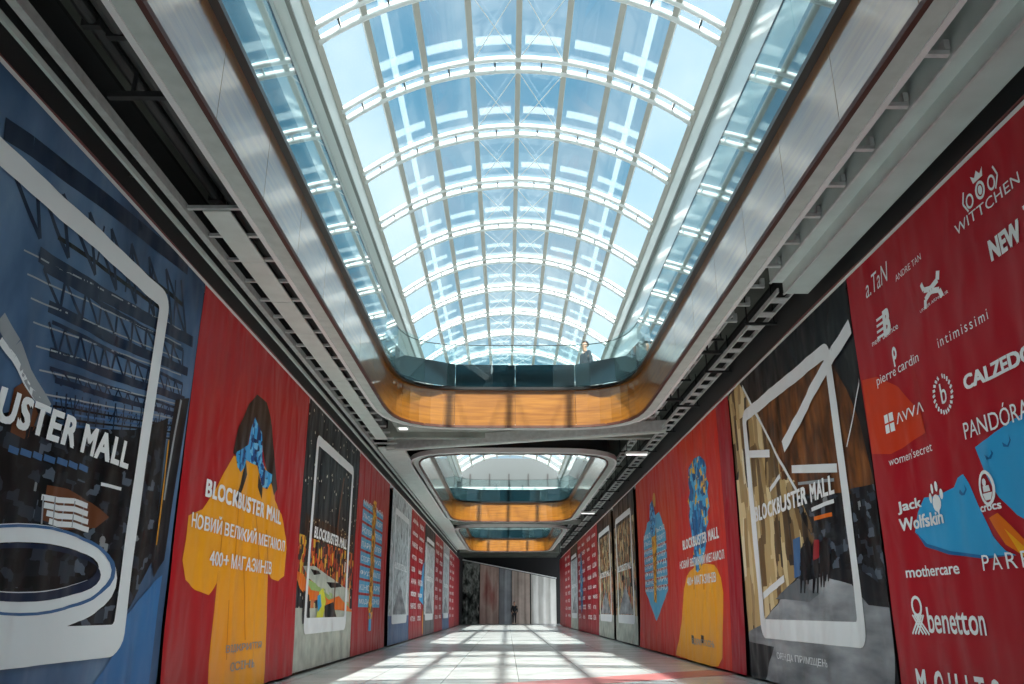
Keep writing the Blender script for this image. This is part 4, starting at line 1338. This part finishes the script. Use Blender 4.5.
person((1.92, 20.3, 6.2), math.radians(205), 'man in dark jacket looking over the glass rail of the upper floor', suit, trous, hairm, skinm, 'down')
person((.42, 69.3, 0), math.radians(-80), 'far dark clothed person standing in front of the end curtains', trous, trous, hairm, skinm, 'down')

# ---------------------------------------------------------------- lighting
sun_d = Vector((-.018, math.cos(math.radians(50)), -math.sin(math.radians(50))))
sl = bpy.data.lights.new('sun', 'SUN'); sl.energy = 12; sl.angle = math.radians(.6); sl.color = (1, .95, .87)
so = bpy.data.objects.new('sun', sl); C.objects.link(so); so.rotation_euler = sun_d.to_track_quat('-Z', 'Y').to_euler(); so.location = (0, -30, 40)

w = bpy.data.worlds.new('sky'); S.world = w; w.use_nodes = True
nt = w.node_tree; nt.nodes.clear()
N_ = nt.nodes.new; LK = nt.links.new
out = N_('ShaderNodeOutputWorld'); bg = N_('ShaderNodeBackground'); LK(bg.outputs[0], out.inputs[0])
tc = N_('ShaderNodeTexCoord')
sep = N_('ShaderNodeSeparateXYZ'); LK(tc.outputs['Generated'], sep.inputs[0])
rp = N_('ShaderNodeValToRGB'); LK(sep.outputs['Z'], rp.inputs['Fac'])
rp.color_ramp.elements[0].position = 0; rp.color_ramp.elements[0].color = (.52, .62, .69, 1)
rp.color_ramp.elements[1].position = .75; rp.color_ramp.elements[1].color = (.115, .33, .52, 1)
e = rp.color_ramp.elements.new(.3); e.color = (.22, .46, .62, 1)
cl = N_('ShaderNodeTexNoise'); cl.inputs['Scale'].default_value = 3.2; cl.inputs['Detail'].default_value = 7
LK(tc.outputs['Generated'], cl.inputs['Vector'])
cr = N_('ShaderNodeValToRGB'); cr.color_ramp.elements[0].position = .46; cr.color_ramp.elements[0].color = (0, 0, 0, 1); cr.color_ramp.elements[1].position = .72; cr.color_ramp.elements[1].color = (.75, .75, .75, 1)
LK(cl.outputs['Fac'], cr.inputs['Fac'])
mx = N_('ShaderNodeMix'); mx.data_type = 'RGBA'; LK(cr.outputs['Color'], mx.inputs['Factor']); LK(rp.outputs['Color'], mx.inputs[6]); mx.inputs[7].default_value = (.76, .80, .83, 1)
# bright hazy sky around the sun, behind the camera
dp = N_('ShaderNodeVectorMath'); dp.operation = 'DOT_PRODUCT'; LK(tc.outputs['Generated'], dp.inputs[0]); dp.inputs[1].default_value = tuple(-sun_d)
mr = N_('ShaderNodeMapRange'); mr.inputs['From Min'].default_value = .35; mr.inputs['From Max'].default_value = 1; mr.inputs['To Min'].default_value = 0; mr.inputs['To Max'].default_value = 1; LK(dp.outputs['Value'], mr.inputs['Value'])
pw = N_('ShaderNodeMath'); pw.operation = 'POWER'; pw.inputs[1].default_value = 1.6; LK(mr.outputs[0], pw.inputs[0])
ml = N_('ShaderNodeMath'); ml.operation = 'MULTIPLY'; ml.inputs[1].default_value = 4.4; LK(pw.outputs[0], ml.inputs[0])
sc = N_('ShaderNodeVectorMath'); sc.operation = 'SCALE'; sc.inputs[0].default_value = (1, .97, .93); LK(ml.outputs[0], sc.inputs['Scale'])
ad = N_('ShaderNodeVectorMath'); ad.operation = 'ADD'; LK(mx.outputs[2], ad.inputs[0]); LK(sc.outputs[0], ad.inputs[1])
LK(ad.outputs[0], bg.inputs['Color'])
bg.inputs['Strength'].default_value = 1.0

S.view_settings.view_transform = 'Standard'
S.view_settings.look = 'None'
S.view_settings.exposure = 0.25
S.view_settings.gamma = 1
S.view_settings.use_curve_mapping = False
S.cycles.max_bounces = 12
S.cycles.diffuse_bounces = 6
S.cycles.transparent_max_bounces = 24
S.cycles.caustics_reflective = False
S.cycles.caustics_refractive = False
